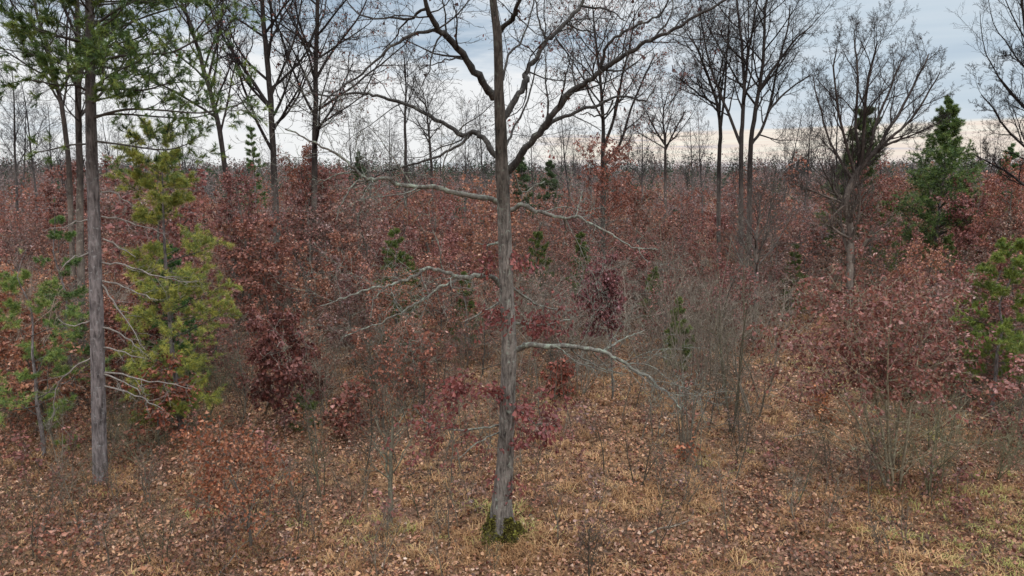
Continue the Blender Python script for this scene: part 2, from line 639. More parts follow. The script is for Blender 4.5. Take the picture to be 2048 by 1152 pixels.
def build_grass():
    rs = np.random.RandomState(6)
    n = 8200
    x, y = wedge(rs, n, 13, 46, 1.3)
    dens = vnoise(x, y, 11, 2.3) * .7 + vnoise(x, y, 12, .9) * .5
    keep = rs.rand(n) < np.clip((dens - .32) * 1.8, .06, 1) * np.where(x < -5, .5, 1)
    x, y = x[keep], y[keep]
    feet = [(1005, 1072, 90, .55), (201, 968, 80, .5), (1696, 664, 40, .45), (500, 1106, 20, .25), (768, 1050, 25, .3), (1790, 978, 50, .6), (1385, 903, 40, .5)]
    fx = np.concatenate([G(a, b_)[0] + rs.normal(0, sg, c) for a, b_, c, sg in feet])
    fy = np.concatenate([G(a, b_)[1] + rs.normal(-.1, sg, c) for a, b_, c, sg in feet])
    x, y = np.concatenate([x, fx]), np.concatenate([y, fy])
    nb = 20
    m = len(x)
    X = np.repeat(x, nb) + rs.normal(0, .11, m * nb)
    Y = np.repeat(y, nb) + rs.normal(0, .09, m * nb)
    Z = gh(X, Y)
    hgt = np.repeat(rs.uniform(.08, .26, m), nb) * rs.uniform(.6, 1.25, m * nb)
    # greener towards the right front corner and here and there
    green = np.clip((x - 7) / 6, 0, 1) * np.clip((21 - y) / 5, 0, 1) + np.clip((vnoise(x, y, 14, 3.5) - .72) * 4, 0, 1) * .7
    t0 = np.repeat(np.where(rs.rand(m) < green * .6, .95, rs.uniform(.1, .78, m)), nb)
    tone = np.clip(t0 + rs.normal(0, .10, m * nb) * (t0 < .9), 0, 1)
    a = rs.rand(m * nb) * 6.283
    lean = rs.uniform(.5, 1.9, m * nb)
    dx, dy = np.cos(a) * lean * hgt, np.sin(a) * lean * hgt
    w = rs.uniform(.006, .012, m * nb)
    px, py = -np.sin(a) * w, np.cos(a) * w
    b0 = np.stack([X - px, Y - py, Z], -1)
    b1 = np.stack([X + px, Y + py, Z], -1)
    m0 = np.stack([X + dx * .45 - px * .8, Y + dy * .45 - py * .8, Z + hgt * .7], -1)
    m1 = np.stack([X + dx * .45 + px * .8, Y + dy * .45 + py * .8, Z + hgt * .7], -1)
    tp = np.stack([X + dx * 1.1, Y + dy * 1.1, Z + hgt * rs.uniform(.45, .9, m * nb)], -1)
    V = np.stack([b0, b1, m1, m0, tp], 1)
    b = (np.arange(m * nb) * 5)[:, None]
    g = Geo()
    g.add(V, q=b + np.array([[0, 1, 2, 3]]), t=b + np.array([[3, 2, 4]]), tone=0)
    g.qa[-1], g.ta[-1] = tone.astype(np.float32), tone.astype(np.float32)
    tag(g.build('grass', M['grass']), kind='stuff')


build_litter()
build_grass()


# ------------------------------------------------------------------ the big central oak
def px_limb(tr, dy, Y0, w0, w1, sub=3, jit=.0, R=random):
    """traced limb: photo points, depth drift dy (m), widths in photo pixels -> smoothed world polyline"""
    n = len(tr)
    pts, rad = [], []
    for i, (a, b) in enumerate(tr):
        t = i / (n - 1)
        Yd = Y0 + dy * t
        pts.append(P(a, b, Yd))
        rad.append((w0 + (w1 - w0) * t ** 1.05) * .5 * pxm(Yd) * 1.06)
    return smooth_line(pts, rad, sub, jit, R)


OAK_TWIGS = dict(n=[1, 7, 5, 4, 3], g=[0, .20, .24, .26, .3], up=[0, .05, .05, .04, .03], tip=[1, .35, .4, .5, .6],
                 k=[-2.3, -4.2, -5.5, -5.5], a=[58, 52, 50, 45], ratio=[0.5, .5, .5, .5], fall=[.35, .4, .3, .2],
                 rr=[.34, .5, .6, .7], t=[(.22, 1), (.15, 1), (.15, 1), (.2, 1)], rmin=.0045, maxl=[1.7, .85, .45, .25], rmax=[.030, .014, .008, .006])


def build_oak():
    R = random.Random(21)
    rs = np.random.RandomState(21)
    bx, by = G(1005, 1070)
    Y0 = by
    root = empty('oak_tree', (0, 0, 0))
    tag(root, 'big lichen-limbed bare oak with a mossy base standing at the centre of the clearing', 'tree')
    # trunk, traced, with root flare
    tr = [(1005, 1084, 88), (1005, 1066, 68), (1003, 1035, 50), (1004.5, 995, 41), (1010, 925, 34.5), (1013, 855, 31), (1017, 755, 29.5), (1018, 690, 29), (1016, 640, 28),
          (1013.5, 588, 27), (1010, 485, 25.5), (1007, 400, 24), (1004, 345, 25), (1003, 310, 22), (1001, 245, 21), (998, 190, 17.5), (997.5, 140, 16), (995, 70, 15.5), (989, 25, 13), (984, -30, 12), (982, -120, 10), (986, -240, 7), (980, -340, 3)]
    pts = [P(a, b, Y0 - .006 * (1070 - b) * .2) for a, b, w in tr]
    pts[0] = (pts[0][0], pts[0][1], -.15)
    rad = [w * .5 * pxm(Y0) * 1.03 for a, b, w in tr]
    sp, sr = smooth_line(pts, rad, 4)
    g = Geo()
    tubes(g, [(sp, sr)], 22, lump=.035, seed=4)
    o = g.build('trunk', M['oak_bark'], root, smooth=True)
    roots = Geo()
    cx0 = P(1005, 1070, Y0)[0]
    for q in range(8):
        a = q * .785 + R.uniform(-.25, .25)
        L = R.uniform(.35, .65)
        rp = [(cx0 + cos(a) * (.16 + L * t) + R.gauss(0, .02), Y0 + sin(a) * (.16 + L * t) + R.gauss(0, .02), .36 * (1 - t) ** 2.2 - .05 - .07 * t) for t in (0, .2, .4, .7, 1)]
        tubes(roots, [smooth_line(rp, [.15, .12, .085, .05, .02], 3)], 8, lump=.08, seed=q)
    roots.build('root_flare', M['root_bark'], root, smooth=True)
    # limbs: (trace, depth drift, w0, w1, material, leader?, twig scale)
    H, Lc = 'high_bark_shaded', 'limb_bark'
    limbs = [
        ([(988, 197), (970, 172), (950, 143), (925, 109), (897, 75), (876, 58), (862, 35), (850, 0), (838, -60), (818, -140), (806, -230)], -2.2, 15, 5, H),
        ([(1008, 236), (1024, 210), (1042, 180), (1054, 160), (1049, 150), (1060, 134), (1078, 107), (1096, 80), (1115, 62), (1137, 40), (1153, 22), (1166, 3), (1176, -60), (1200, -150)], 2.0, 11.5, 5, H),
        ([(1000, 64), (1020, 42), (1031, 25), (1037, 0), (1046, -50), (1075, -140)], -1.5, 10, 5, H),
        ([(1006, 352), (1028, 330), (1045, 305), (1070, 275), (1095, 245), (1118, 215), (1140, 186), (1165, 168), (1193, 150), (1220, 130), (1250, 108), (1280, 90), (1310, 75), (1350, 60), (1392, 30), (1440, 8), (1500, -40)], -1.8, 14.5, 4, H),
        ([(993, 312), (975, 285), (955, 265), (940, 266), (925, 272), (895, 252), (860, 232), (828, 215), (790, 203), (755, 192), (728, 186), (690, 188), (655, 192), (610, 180)], 1.8, 11, 2.5, H),
        ([(1000, 406), (975, 395), (945, 393), (915, 387), (885, 378), (855, 374), (820, 372), (795, 368), (780, 360), (755, 357), (735, 358), (715, 345), (695, 325), (665, 305), (630, 285), (600, 270), (570, 258)], -1.5, 11, 2.5, Lc),
        ([(1020, 420), (1040, 410), (1055, 411), (1072, 422), (1095, 428), (1120, 434), (1140, 435), (1155, 433), (1175, 445), (1205, 458), (1230, 473), (1255, 490), (1280, 498), (1312, 497)], -1.0, 9, 2, Lc),
        ([(1002, 572), (985, 553), (965, 552), (940, 554), (917, 555), (900, 548), (875, 540), (855, 536), (838, 545), (815, 560), (790, 567), (770, 575), (735, 578), (700, 592), (670, 602), (640, 612)], -1.6, 10, 2.2, Lc),
        ([(1030, 700), (1050, 691), (1070, 690), (1100, 693), (1130, 692), (1160, 695), (1190, 698), (1205, 703), (1225, 712), (1248, 725), (1268, 742), (1295, 752), (1312, 768), (1330, 782), (1345, 797), (1362, 818)], -1.4, 11.5, 3, Lc),
        ([(1026, 648), (1045, 646), (1060, 648), (1085, 652), (1115, 643), (1140, 640)], .8, 6, 2.5, Lc),
        ([(1022, 572), (1042, 590), (1060, 600), (1085, 612), (1110, 620), (1140, 621)], 1.2, 5, 2, Lc),
        ([(1008, 588), (1000, 600), (985, 612), (955, 628), (925, 645)], -1.0, 4.5, 1.6, Lc),
        ([(1002, 484), (985, 487), (972, 492), (950, 486)], -.5, 5, 1.8, Lc),
        ([(1028, 812), (1050, 832), (1065, 845), (1095, 850), (1120, 853)], -.6, 4.5, 1.8, Lc),
        ([(1004, 846), (990, 850), (955, 856), (915, 860), (890, 855), (865, 855), (845, 835), (828, 812)], -.9, 4.5, 1.8, Lc),
        ([(1006, 858), (990, 868), (975, 875), (945, 892), (920, 915)], -1.0, 4, 1.6, Lc),
        ([(1028, 345), (1045, 385), (1070, 372), (1090, 362)], .8, 4, 1.6, Lc),
        ([(1006, 160), (1015, 110), (1040, 85), (1062, 30), (1070, -40)], 1.6, 5, 2, H),
        ([(1002, 300), (1018, 282), (1030, 250), (1055, 200), (1070, 140), (1085, 110)], 2.2, 5.5, 2, H),
    ]
    subs = {   # secondary limbs belong to their limb's part
        0: [([(874, 60), (845, 65), (815, 72), (790, 88), (760, 112), (722, 148), (690, 168), (655, 200), (620, 225)], -1.2, 6.5, 2.2),
            ([(856, 16), (835, 25), (817, 38), (780, 36), (735, 36), (705, 15), (680, -20)], 1.2, 5.5, 2),
            ([(817, 38), (803, 52), (790, 78), (765, 100)], .6, 3.5, 1.8),
            ([(930, 116), (912, 118), (890, 120), (865, 128), (838, 140)], -.8, 3.5, 1.5)],
        1: [([(1163, 12), (1200, 16), (1225, 25), (1250, 42)], -.8, 4.5, 1.8), ([(1094, 82), (1085, 62), (1078, 40), (1072, 8), (1060, -30)], .8, 4.5, 2),
            ([(1134, 48), (1165, 60), (1190, 66), (1210, 84)], 1.0, 3.5, 1.6), ([(1112, 76), (1130, 100), (1140, 125), (1150, 150)], .8, 3, 1.6)],
        3: [([(1198, 146), (1205, 115), (1215, 90), (1238, 70), (1270, 52), (1305, 38), (1325, 25), (1345, -20)], -1.0, 6.5, 2.5),
            ([(1082, 262), (1110, 240), (1140, 228), (1170, 215), (1200, 210), (1225, 195), (1255, 193), (1285, 200), (1300, 190), (1312, 170)], 1.4, 7.5, 2.2),
            ([(1226, 200), (1214, 226), (1186, 233), (1178, 226), (1160, 228)], .4, 3.5, 1.6), ([(1308, 77), (1340, 35), (1345, 0)], .8, 4, 2),
            ([(1350, 58), (1358, 42), (1376, 30), (1385, 8)], .5, 3.5, 1.6)],
        4: [([(940, 268), (932, 280), (910, 295), (880, 310), (845, 322), (820, 332), (790, 338), (765, 347), (738, 362), (700, 378)], -.8, 5.5, 1.8),
            ([(728, 186), (745, 150), (770, 110), (775, 80)], .6, 3, 1.5)],
        5: [([(735, 359), (715, 362), (695, 385), (682, 412), (672, 440)], -.4, 4.5, 1.5), ([(712, 343), (690, 345), (650, 358), (625, 373)], .6, 4, 1.5)],
        6: [([(1128, 436), (1132, 455), (1130, 470)], .4, 4, 2), ([(1150, 434), (1160, 405), (1165, 380)], .5, 3, 1.2)],
        7: [([(915, 557), (900, 568), (880, 573), (867, 585), (850, 598), (830, 608), (810, 620), (785, 635), (755, 650), (720, 662), (690, 673)], -.9, 6, 2),
            ([(840, 546), (840, 565), (822, 585), (832, 606)], .4, 3.2, 1.8), ([(770, 575), (745, 600), (740, 640)], -.4, 2.5, 1.2)],
        8: [([(1206, 703), (1225, 691), (1240, 680), (1262, 672), (1290, 660)], .8, 5, 1.8), ([(1222, 693), (1233, 682), (1229, 672)], .2, 3.5, 2)],
    }
    leafy = []
    for li, (tc, dy, w0, w1, mt) in enumerate(limbs):
        polys = []
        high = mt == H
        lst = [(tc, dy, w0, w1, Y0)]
        pts, rad = px_limb(tc, dy, Y0, w0, w1)
        lines = [(pts, rad)]
        for (st, sdy, sw0, sw1) in subs.get(li, []):
            # depth where the secondary starts on its limb
            s = P(st[0][0], st[0][1], Y0)
            best = min(pts, key=lambda q: (q[0] - s[0] * q[1] / Y0) ** 2 + (q[2] - CAMH - (s[2] - CAMH) * q[1] / Y0) ** 2)
            lines.append(px_limb(st, sdy, best[1], sw0, sw1))
        out = []
        for (p_, r_) in lines:
            p_ = [p_[0]] + [tuple(c + R.gauss(0, .016) for c in q) for q in p_[1:-1]] + [p_[-1]]
            polys.append((p_, r_))
            L = length(p_)
            S = dict(OAK_TWIGS)
            S['up'] = [0, .06, .05, .04, .03] if high else [0, .025, .03, .03, .02]
            if not high:
                S['k'] = [-2.8, -4.2, -5.0, -4.5]
                S['rmin'] = .0055
            spawn(R, out, p_, r_, L, 0, S)
        g = Geo()
        tubes(g, polys, 9, lump=.16, seed=li)
        tubes(g, [(a, b) for a, b, l in out if l <= 2], sides_by_radius)
        tubes(g, [(a, b) for a, b, l in out if l > 2], 3)
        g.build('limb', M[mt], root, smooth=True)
        if li in (9, 10, 11, 12, 13, 14, 15):
            leafy.append([(a, b) for a, b, l in out if l >= 2])
        elif high:
            leafy.append([(a, b) for a, b, l in out if l >= 3 and R.random() < .05])
    # withered leaf sprays still hanging on the low twigs
    for i, tw in enumerate(leafy):
        g = Geo()
        low = len(tw) and i >= 0
        if low:
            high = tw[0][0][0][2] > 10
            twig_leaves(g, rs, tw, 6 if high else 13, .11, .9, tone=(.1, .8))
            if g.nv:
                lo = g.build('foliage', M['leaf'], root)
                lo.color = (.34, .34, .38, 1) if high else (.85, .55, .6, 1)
    # extra clumps where the photo shows them on the lower trunk
    for (cx, cy, wx, wy, nn, dd) in [(935, 785, 62, 22, 420, -.5), (1080, 825, 50, 32, 300, -.5), (1060, 870, 40, 22, 170, -.4), (1010, 520, 45, 16, 170, -.4), (1085, 640, 45, 20, 260, .3), (1008, 640, 18, 14, 60, -.3), (1020, 950, 25, 30, 90, -.5)]:
        g = Geo()
        for _ in range(max(4, nn // 22)):
            a = P(cx + R.gauss(0, wx * .6), cy + R.gauss(0, wy * .6), Y0 + dd + R.gauss(0, .35))
            q = (a[0] + R.gauss(0, .2), a[1] + R.gauss(0, .2), a[2] + R.gauss(0, .12))
            twig_leaves(g, rs, [([a, q], [.004, .003])], 22 / max(.1, math.dist(a, q)), .13, .8, spread=.10, tone=(.1, .85))
        lo = g.build('foliage', M['leaf'], root)
        lo.color = (.80, .50, .56, 1)
    # moss collar
    g = Geo()
    m = 8200
    a = rs.rand(m) * 6.283
    h = rs.rand(m) ** 1.5 * .7
    up_lim = .10 + .62 * vnoise(a * 1.6 + 9, a * 0 + 3, 4, 1.0) * (.65 + .5 * np.cos(a - 3.9)) + .12 * rs.rand(m)
    h = np.minimum(h, up_lim)
    br = np.interp(h, [0, .12, .3, .6], [.52, .43, .33, .28]) * (1 + .14 * np.sin(a * 5 + 1))
    hx, hy = P(1005, 1070, Y0)[0] + np.cos(a) * br, Y0 + np.sin(a) * br
    D = nrm(np.stack([np.cos(a), np.sin(a), rs.uniform(-.6, .6, m)], -1) + rs.normal(0, .4, (m, 3)))
    N = nrm(rs.normal(0, 1, (m, 3)))
    leaf_geo(g, np.stack([hx, hy, h - .02], -1), D, N, rs.uniform(.04, .10, m), np.clip(rs.normal(.5, .25, m), 0, 1), simple=True, wide=.3)
    g.build('moss', M['moss'], root)


build_oak()


# ------------------------------------------------------------------ tall bare trees
TALL = dict(n=[1, 9, 7, 5, 4], g=[0, .10, .14, .18, .22], up=[0, .055, .05, .03, .02], tip=[1, .22, .3, .4, .5],
            k=[15, 9, 6.5, 5], a=[46, 44, 44, 46], ratio=[.38, .42, .44, .46], fall=[.45, .35, .3, .3],
            rr=[.55, .58, .6, .65], t=[(.35, 1), (.2, 1), (.2, 1), (.2, 1)], rmin=.006)


def bare_tree(name, label, traces, Y0, widths, seed, spec=None, base=None, leaves=0.0, leaf_col=(1, 1, 1, 1), tint=(1, 1, 1, 1), cat='tree', group=None, leaf_lv=3, dys=None, min_r=.0):
    """tree from traced stems; traces[0] is the trunk"""
    R = random.Random(seed)
    rs = np.random.RandomState(seed)
    S = dict(TALL)
    if spec: S.update(spec)
    root = empty(name, (0, 0, 0))
    tag(root, label, cat, group)
    out = []
    g = Geo()
    for i, tr in enumerate(traces):
        w0, w1 = widths[i]
        dy = (dys[i] if dys else (0 if i == 0 else R.uniform(-2, 2)))
        p_, r_ = px_limb(tr, dy, Y0, w0, w1, 3)
        if i == 0:
            x0, y0, z0 = p_[0]
            p_[0] = (x0, y0, min(z0, -.1))
            if base:
                p_.insert(0, (base[0], base[1], -.1))
                r_.insert(0, r_[0] * 1.1)
        p_ = [p_[0]] + [tuple(c + R.gauss(0, .014) for c in q) for q in p_[1:]]
        tubes(g, [(p_, r_)], 9, lump=.06, seed=seed + i)
        S2 = dict(S)
        if i > 0:
            S2['t'] = [(.15, 1)] + S['t'][1:]
            kk = S['k'][0]
            S2['k'] = [kk * .6 if kk > 0 else kk] + S['k'][1:]
            S2['ratio'] = [S['ratio'][0] * 1.15] + S['ratio'][1:]
        spawn(R, out, p_, r_, length(p_), 0, S2)
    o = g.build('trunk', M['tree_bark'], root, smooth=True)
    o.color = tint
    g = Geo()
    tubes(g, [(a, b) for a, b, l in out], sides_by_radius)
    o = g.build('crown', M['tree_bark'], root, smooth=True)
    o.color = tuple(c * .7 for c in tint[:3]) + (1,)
    if leaves:
        g = Geo()
        twig_leaves(g, rs, [(a, b) for a, b, l in out if l >= leaf_lv and (leaves >= 1 or R.random() < leaves)], 7, .15, .8, simple=True, spread=.08)
        if g.nv:
            o = g.build('foliage', M['leaf'], root)
            o.color = leaf_col
    return root


def base_y(Y):
    return 576 + FPX * tan(atan(CAMH / Y) - PITCH)


D1, D2 = (1.25, 1.18, 1.15, 1), (.75, .68, .68, 1)
bare_tree('bare_tree', 'tall bare tree with dark straight trunk and steep left fork, behind the maroon bush', [
    [(560, base_y(44)), (555, 520), (550, 400), (546, 300), (541, 200), (533, 110), (527, 40), (520, -60), (515, -180)],
    [(541, 215), (520, 185), (490, 140), (470, 110), (448, 78), (430, 40), (405, -20)],
    [(550, 250), (575, 225), (600, 185), (615, 150), (640, 110), (660, 60)],
    [(543, 190), (560, 150), (585, 90), (600, 20), (610, -60)]],
    44, [(14, 6), (7, 2.5), (4.5, 2), (5, 2.2)], 101, tint=D1)
bare_tree('bare_tree', 'slimmer tall bare tree with russet leaves low in its crown', [
    [(627, base_y(46)), (628, 450), (629, 300), (631, 200), (632, 110), (635, 20), (640, -90), (640, -180)],
    [(632, 130), (610, 80), (595, 30), (585, -40)], [(631, 160), (660, 110), (690, 70), (720, 30), (740, -20)], [(630, 260), (660, 235), (700, 210), (740, 180)]],
    46, [(12, 5), (5, 2), (5, 2), (4, 1.6)], 102, tint=(1.3, 1.2, 1.15, 1), leaves=.10, leaf_col=(.8, .6, .5, 1), spec=dict(t=[(.25, 1), (.2, 1), (.2, 1), (.2, 1)]))
bare_tree('bare_tree', 'left-leaning bare tree behind the far tips of the big pine boughs', [
    [(478, base_y(42)), (465, 480), (445, 300), (425, 200), (405, 130), (385, 60), (362, 0), (340, -80)],
    [(440, 270), (460, 180), (475, 100)], [(415, 165), (440, 60), (450, -40)]],
    42, [(11, 4), (4, 2), (5, 2)], 103, tint=D1, leaves=.06, leaf_col=(.7, .5, .5, 1))
bare_tree('bare_tree', 'pale bare trunk close behind the big pine trunk, on its left', [
    [(164, base_y(34)), (160, 420), (158, 260), (156, 120), (154, 0), (150, -120)], [(157, 180), (175, 90), (195, 0)]],
    34, [(14, 6), (5, 2)], 104, tint=(1.6, 1.5, 1.4, 1))
bare_tree('bare_tree', 'leaning pale bare tree left of the big pine, bending up and to the left', [
    [(150, base_y(40)), (140, 380), (128, 240), (112, 165), (95, 95), (75, 30), (60, -40)], [(112, 165), (90, 130), (50, 60), (20, 0)], [(125, 220), (135, 150), (142, 40)]],
    40, [(10, 4), (5, 2), (4, 2)], 105, tint=(1.6, 1.5, 1.4, 1))
bare_tree('bare_tree', 'slender bare tree with an open top rising in the gap left of the central oak', [
    [(810, base_y(62)), (811, 330), (810, 240), (812, 170), (808, 105)]], 62, [(7, 1.5)], 106, tint=D1,
    spec=dict(ratio=[.26, .42, .42, .42], a=[40, 42, 42, 42], t=[(.45, 1), (.2, 1), (.2, 1), (.2, 1)]))
bare_tree('bare_tree', 'thin crooked bare tree just left of the central oak trunk on the skyline', [
    [(866, base_y(66)), (862, 330), (858, 270), (852, 215), (845, 180)]], 66, [(6, 1.5)], 107, tint=D1, spec=dict(ratio=[.26, .42, .42, .42]))
bare_tree('bare_tree', 'many-stemmed tree with russet leaves below its bare crown, right of the central oak', [
    [(1206, base_y(52)), (1205, 330), (1206, 240), (1200, 150), (1190, 70), (1185, 10)],
    [(1206, 300), (1230, 230), (1245, 150), (1262, 80), (1270, 20)],
    [(1206, 330), (1238, 290), (1262, 220), (1290, 150), (1310, 110)], [(1206, 240), (1175, 180), (1160, 110)]],
    52, [(9, 2.5), (6, 2), (6, 2), (4, 1.5)], 108, tint=D1, leaves=.16, leaf_col=(.8, .55, .45, 1))
bare_tree('bare_tree', 'open-crowned bare tree on the skyline midway between oak and the clustered bare trunks', [
    [(1330, base_y(74)), (1331, 330), (1330, 280), (1326, 230), (1335, 185)], [(1331, 300), (1350, 260), (1372, 220)], [(1330, 290), (1305, 250), (1290, 215)]],
    74, [(6, 1.5), (4, 1.5), (4, 1.5)], 109, tint=D1, leaves=.08, leaf_col=(.8, .6, .5, 1))
bare_tree('bare_tree', 'leftmost dark trunk of the three tall spreading bare trees, half the girth of the others', [
    [(1436, base_y(46)), (1438, 330), (1441, 260), (1432, 200), (1415, 150), (1400, 110), (1385, 80)],
    [(1441, 260), (1450, 180), (1455, 90), (1460, 10)], [(1434, 210), (1400, 190), (1370, 165), (1350, 150)]],
    46, [(8.5, 2), (5, 2), (4, 1.5)], 110, tint=D1, leaves=.05, leaf_col=(.6, .5, .5, 1))
bare_tree('bare_tree', 'middle tall spreading bare tree with limbs fanning left and up, right of the oak', [
    [(1482, base_y(42)), (1482, 330), (1484, 250), (1488, 180), (1485, 110), (1478, 40), (1470, -40)],
    [(1482, 290), (1462, 240), (1440, 185), (1420, 130), (1405, 60), (1400, 10)],
    [(1488, 180), (1498, 100), (1510, 30), (1520, -40)]],
    42, [(9.5, 3), (6, 2.2), (5, 2.2)], 111, tint=D1)
bare_tree('bare_tree', 'rightmost tall spreading bare tree of the three, its dark limbs fanning right', [
    [(1500, base_y(43)), (1500, 330), (1508, 240), (1520, 170), (1528, 100), (1530, 20), (1540, -40)],
    [(1518, 180), (1545, 140), (1570, 105), (1595, 75), (1625, 50)],
    [(1502, 290), (1522, 262), (1540, 210), (1555, 130), (1575, 60), (1580, 10)],
    [(1536, 225), (1560, 195), (1590, 170), (1620, 150)]],
    43, [(10, 3), (6, 2), (6, 2.2), (4.5, 1.8)], 112, tint=D1)
FAN = dict(k=[15, 9, 6.5, 5], ratio=[.38, .44, .45, .46], a=[30, 34, 38, 40], t=[(.25, 1), (.2, 1), (.2, 1), (.2, 1)])
bx, by = G(1695, 662)
bare_tree('bare_tree', 'pale-trunked bare tree with a kinked low limb and a wide fan of limbs', [
    [(1695, 664), (1697, 600), (1700, 540), (1702, 480), (1698, 440), (1690, 412), (1702, 365), (1728, 325), (1758, 295)],
    [(1758, 295), (1775, 262), (1800, 225), (1828, 170), (1850, 125), (1858, 108)],
    [(1758, 295), (1790, 268), (1825, 235), (1860, 180), (1880, 145)],
    [(1735, 318), (1752, 250), (1775, 190), (1795, 140), (1808, 112)],
    [(1722, 335), (1728, 250), (1735, 170), (1748, 110), (1756, 82)],
    [(1722, 335), (1712, 255), (1715, 160), (1711, 100), (1708, 75)],
    [(1710, 350), (1690, 280), (1675, 210), (1668, 135), (1673, 100)],
    [(1706, 358), (1680, 320), (1655, 270), (1635, 200), (1625, 150)],
    [(1758, 295), (1800, 280), (1840, 262), (1880, 245)],
    [(1702, 478), (1680, 466), (1662, 452), (1668, 430), (1690, 410)],
    [(1692, 410), (1660, 395), (1620, 380), (1590, 368)],
    [(1702, 470), (1725, 482), (1760, 478)]],
    by, [(14, 9), (7, 2), (6, 1.8), (6, 1.8), (7, 2), (6, 2), (6, 1.8), (5.5, 1.6), (5, 1.6), (5, 3.5), (5, 2), (3, 1.5)], 113, spec=FAN, tint=(1.9, 1.75, 1.65, 1),
    dys=[0, 1.5, -1, 2.5, -2, 1, -1.5, 1, .5, -.8, -1, .5])
bare_tree('bare_tree', 'bare oak at the right edge, fine curved limbs sweeping down to the dark far pine', [
    [(2075, base_y(36)), (2078, 500), (2085, 380), (2080, 250), (2065, 150), (2050, 60), (2040, -20)],
    [(2080, 395), (2048, 370), (2015, 345), (1980, 325), (1950, 312)], [(2082, 320), (2045, 290), (2010, 255), (1985, 215), (1962, 190)],
    [(2080, 250), (2050, 215), (2015, 175), (1990, 145)], [(2065, 150), (2045, 130), (2020, 110)]],
    36, [(10, 3), (5, 1.8), (5, 1.8), (4, 1.6), (3, 1.5)], 114, spec=FAN, tint=(.9, .85, .85, 1))
bare_tree('bare_tree', 'pale grey slim trunk with a tangle of bare twigs right of the oak, mid distance', [
    [(1508, base_y(37)), (1511, 600), (1514, 540), (1512, 480), (1520, 430), (1516, 385)]], 37, [(11, 2)], 115, tint=(1.7, 1.6, 1.55, 1),
    spec=dict(t=[(.3, 1), (.2, 1), (.2, 1), (.2, 1)], ratio=[.5, .45, .42, .42]))

# skyline trees farther off: 8 kinds, copied
def horizon_tree(seed, h):
    R = random.Random(seed)
    out = []
    S = dict(TALL)
    S['rmin'] = .012
    S['k'] = [11, 7, 5, 3.5]
    S['t'] = [(.42, 1), (.15, 1), (.2, 1), (.2, 1)]
    S['ratio'] = [.40, .44, .45, .45]
    if seed % 3 == 0:
        S['ratio'] = [.50, .44, .45, .45]
    if seed % 3 == 1:
        S['a'] = [36, 38, 42, 42]
        S['ratio'] = [.34, .44, .45, .45]
    S['n'] = [9, 7, 5, 4, 3]
    S['g'] = [.035, .07, .1, .14, .18]
    S['up'] = [.02, .055, .05, .03, .02]
    S['tip'] = [.2, .22, .3, .4, .5]
    grow(R, out, (0, 0, -.3), (R.gauss(0, .04), R.gauss(0, .04), 1), h, h * .0085, 0, S)
    root = empty('skyline_tree', (0, 0, 0))
    tag(root, 'thin leafless tree standing up from the far forest on the skyline', 'tree', 'leafless trees along the skyline')
    g = Geo()
    tubes(g, [(a, b) for a, b, l in out if l == 0], 6)
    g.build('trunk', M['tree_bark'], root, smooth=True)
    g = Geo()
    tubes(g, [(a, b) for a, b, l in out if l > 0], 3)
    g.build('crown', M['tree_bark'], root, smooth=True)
    return root


def dup(root, loc, rz=0, scale=1.0, label=None, group=None, colors=None, cat=None):
    r = root.copy()
    C.objects.link(r)
    r.location = loc
    r.rotation_euler = (0, 0, rz)
    r.scale = scale if isinstance(scale, tuple) else (scale,) * 3
    if label: r['label'] = label
    if group: r['group'] = group
    if cat: r['category'] = cat
    for ch in root.children:
        c = ch.copy()
        C.objects.link(c)
        c.parent = r
        if colors:
            col = colors.get(ch.name.split('.')[0])
            if col: c.color = col
    return r


class Proto:
    """first placement uses the built thing itself, later ones copy it"""
    def __init__(self, root):
        self.root, self.used = root, False

    def put(self, loc, rz, scale, label=None, group=None, colors=None):
        if not self.used:
            self.used = True
            r = self.root
            r.location, r.rotation_euler = loc, (0, 0, rz)
            r.scale = scale if isinstance(scale, tuple) else (scale,) * 3
            if label: r['label'] = label
            if group: r['group'] = group
            if colors:
                for ch in r.children:
                    col = colors.get(ch.name.split('.')[0])
                    if col: ch.color = col
            return r
        return dup(self.root, loc, rz, scale, label, group, colors)


def zone(px):
    for lim, nm in ((170, 'left of the big pine'), (540, 'right of the big pine'), (990, 'left of the central oak'), (1420, 'right of the central oak'), (1700, 'left of the kinked trunk')):
        if px < lim: return nm
    return 'right of the kinked trunk'


def skyline():
    R = random.Random(77)
    kinds = [Proto(horizon_tree(500 + i, 16)) for i in range(9)]
    spots = [(40, 120, 190), (75, 90, 150), (20, 80, 120), (118, 95, 200), (250, 85, 225), (290, 70, 230), (330, 100, 235), (705, 95, 215), (745, 120, 250), (775, 88, 225), (930, 95, 215), (965, 105, 200), (1065, 110, 250),
             (1150, 80, 205), (1242, 105, 235), (1290, 95, 240), (1385, 100, 225), (1410, 90, 210), (1560, 105, 215), (1610, 90, 200), (1770, 110, 235), (1665, 75, 150), (1960, 115, 255), (700, 150, 265), (1120, 140, 262), (880, 130, 245)]
    for i in range(30):
        spots.append((R.uniform(-20, 2070), R.uniform(95, 240), R.uniform(248, 312)))
    for i in range(46):
        spots.append((R.uniform(-20, 2070), R.uniform(120, 270), R.uniform(282, 326)))
    for i, (px, d, top) in enumerate(spots):
        h = P(px, top, d)[2]
        x = P(px, 400, d)[0]
        t = R.uniform(.8, 1.2)
        kinds[i % 9].put((x, d, -.2), R.uniform(0, 6.28), (h / 16 * R.uniform(.85, 1.15), h / 16, h / 16), 'thin leafless tree on the far skyline ' + zone(px),
                         'leafless skyline trees ' + zone(px), {'trunk': (t, t, t * 1.05, 1), 'crown': (t, t, t * 1.08, 1)})


skyline()


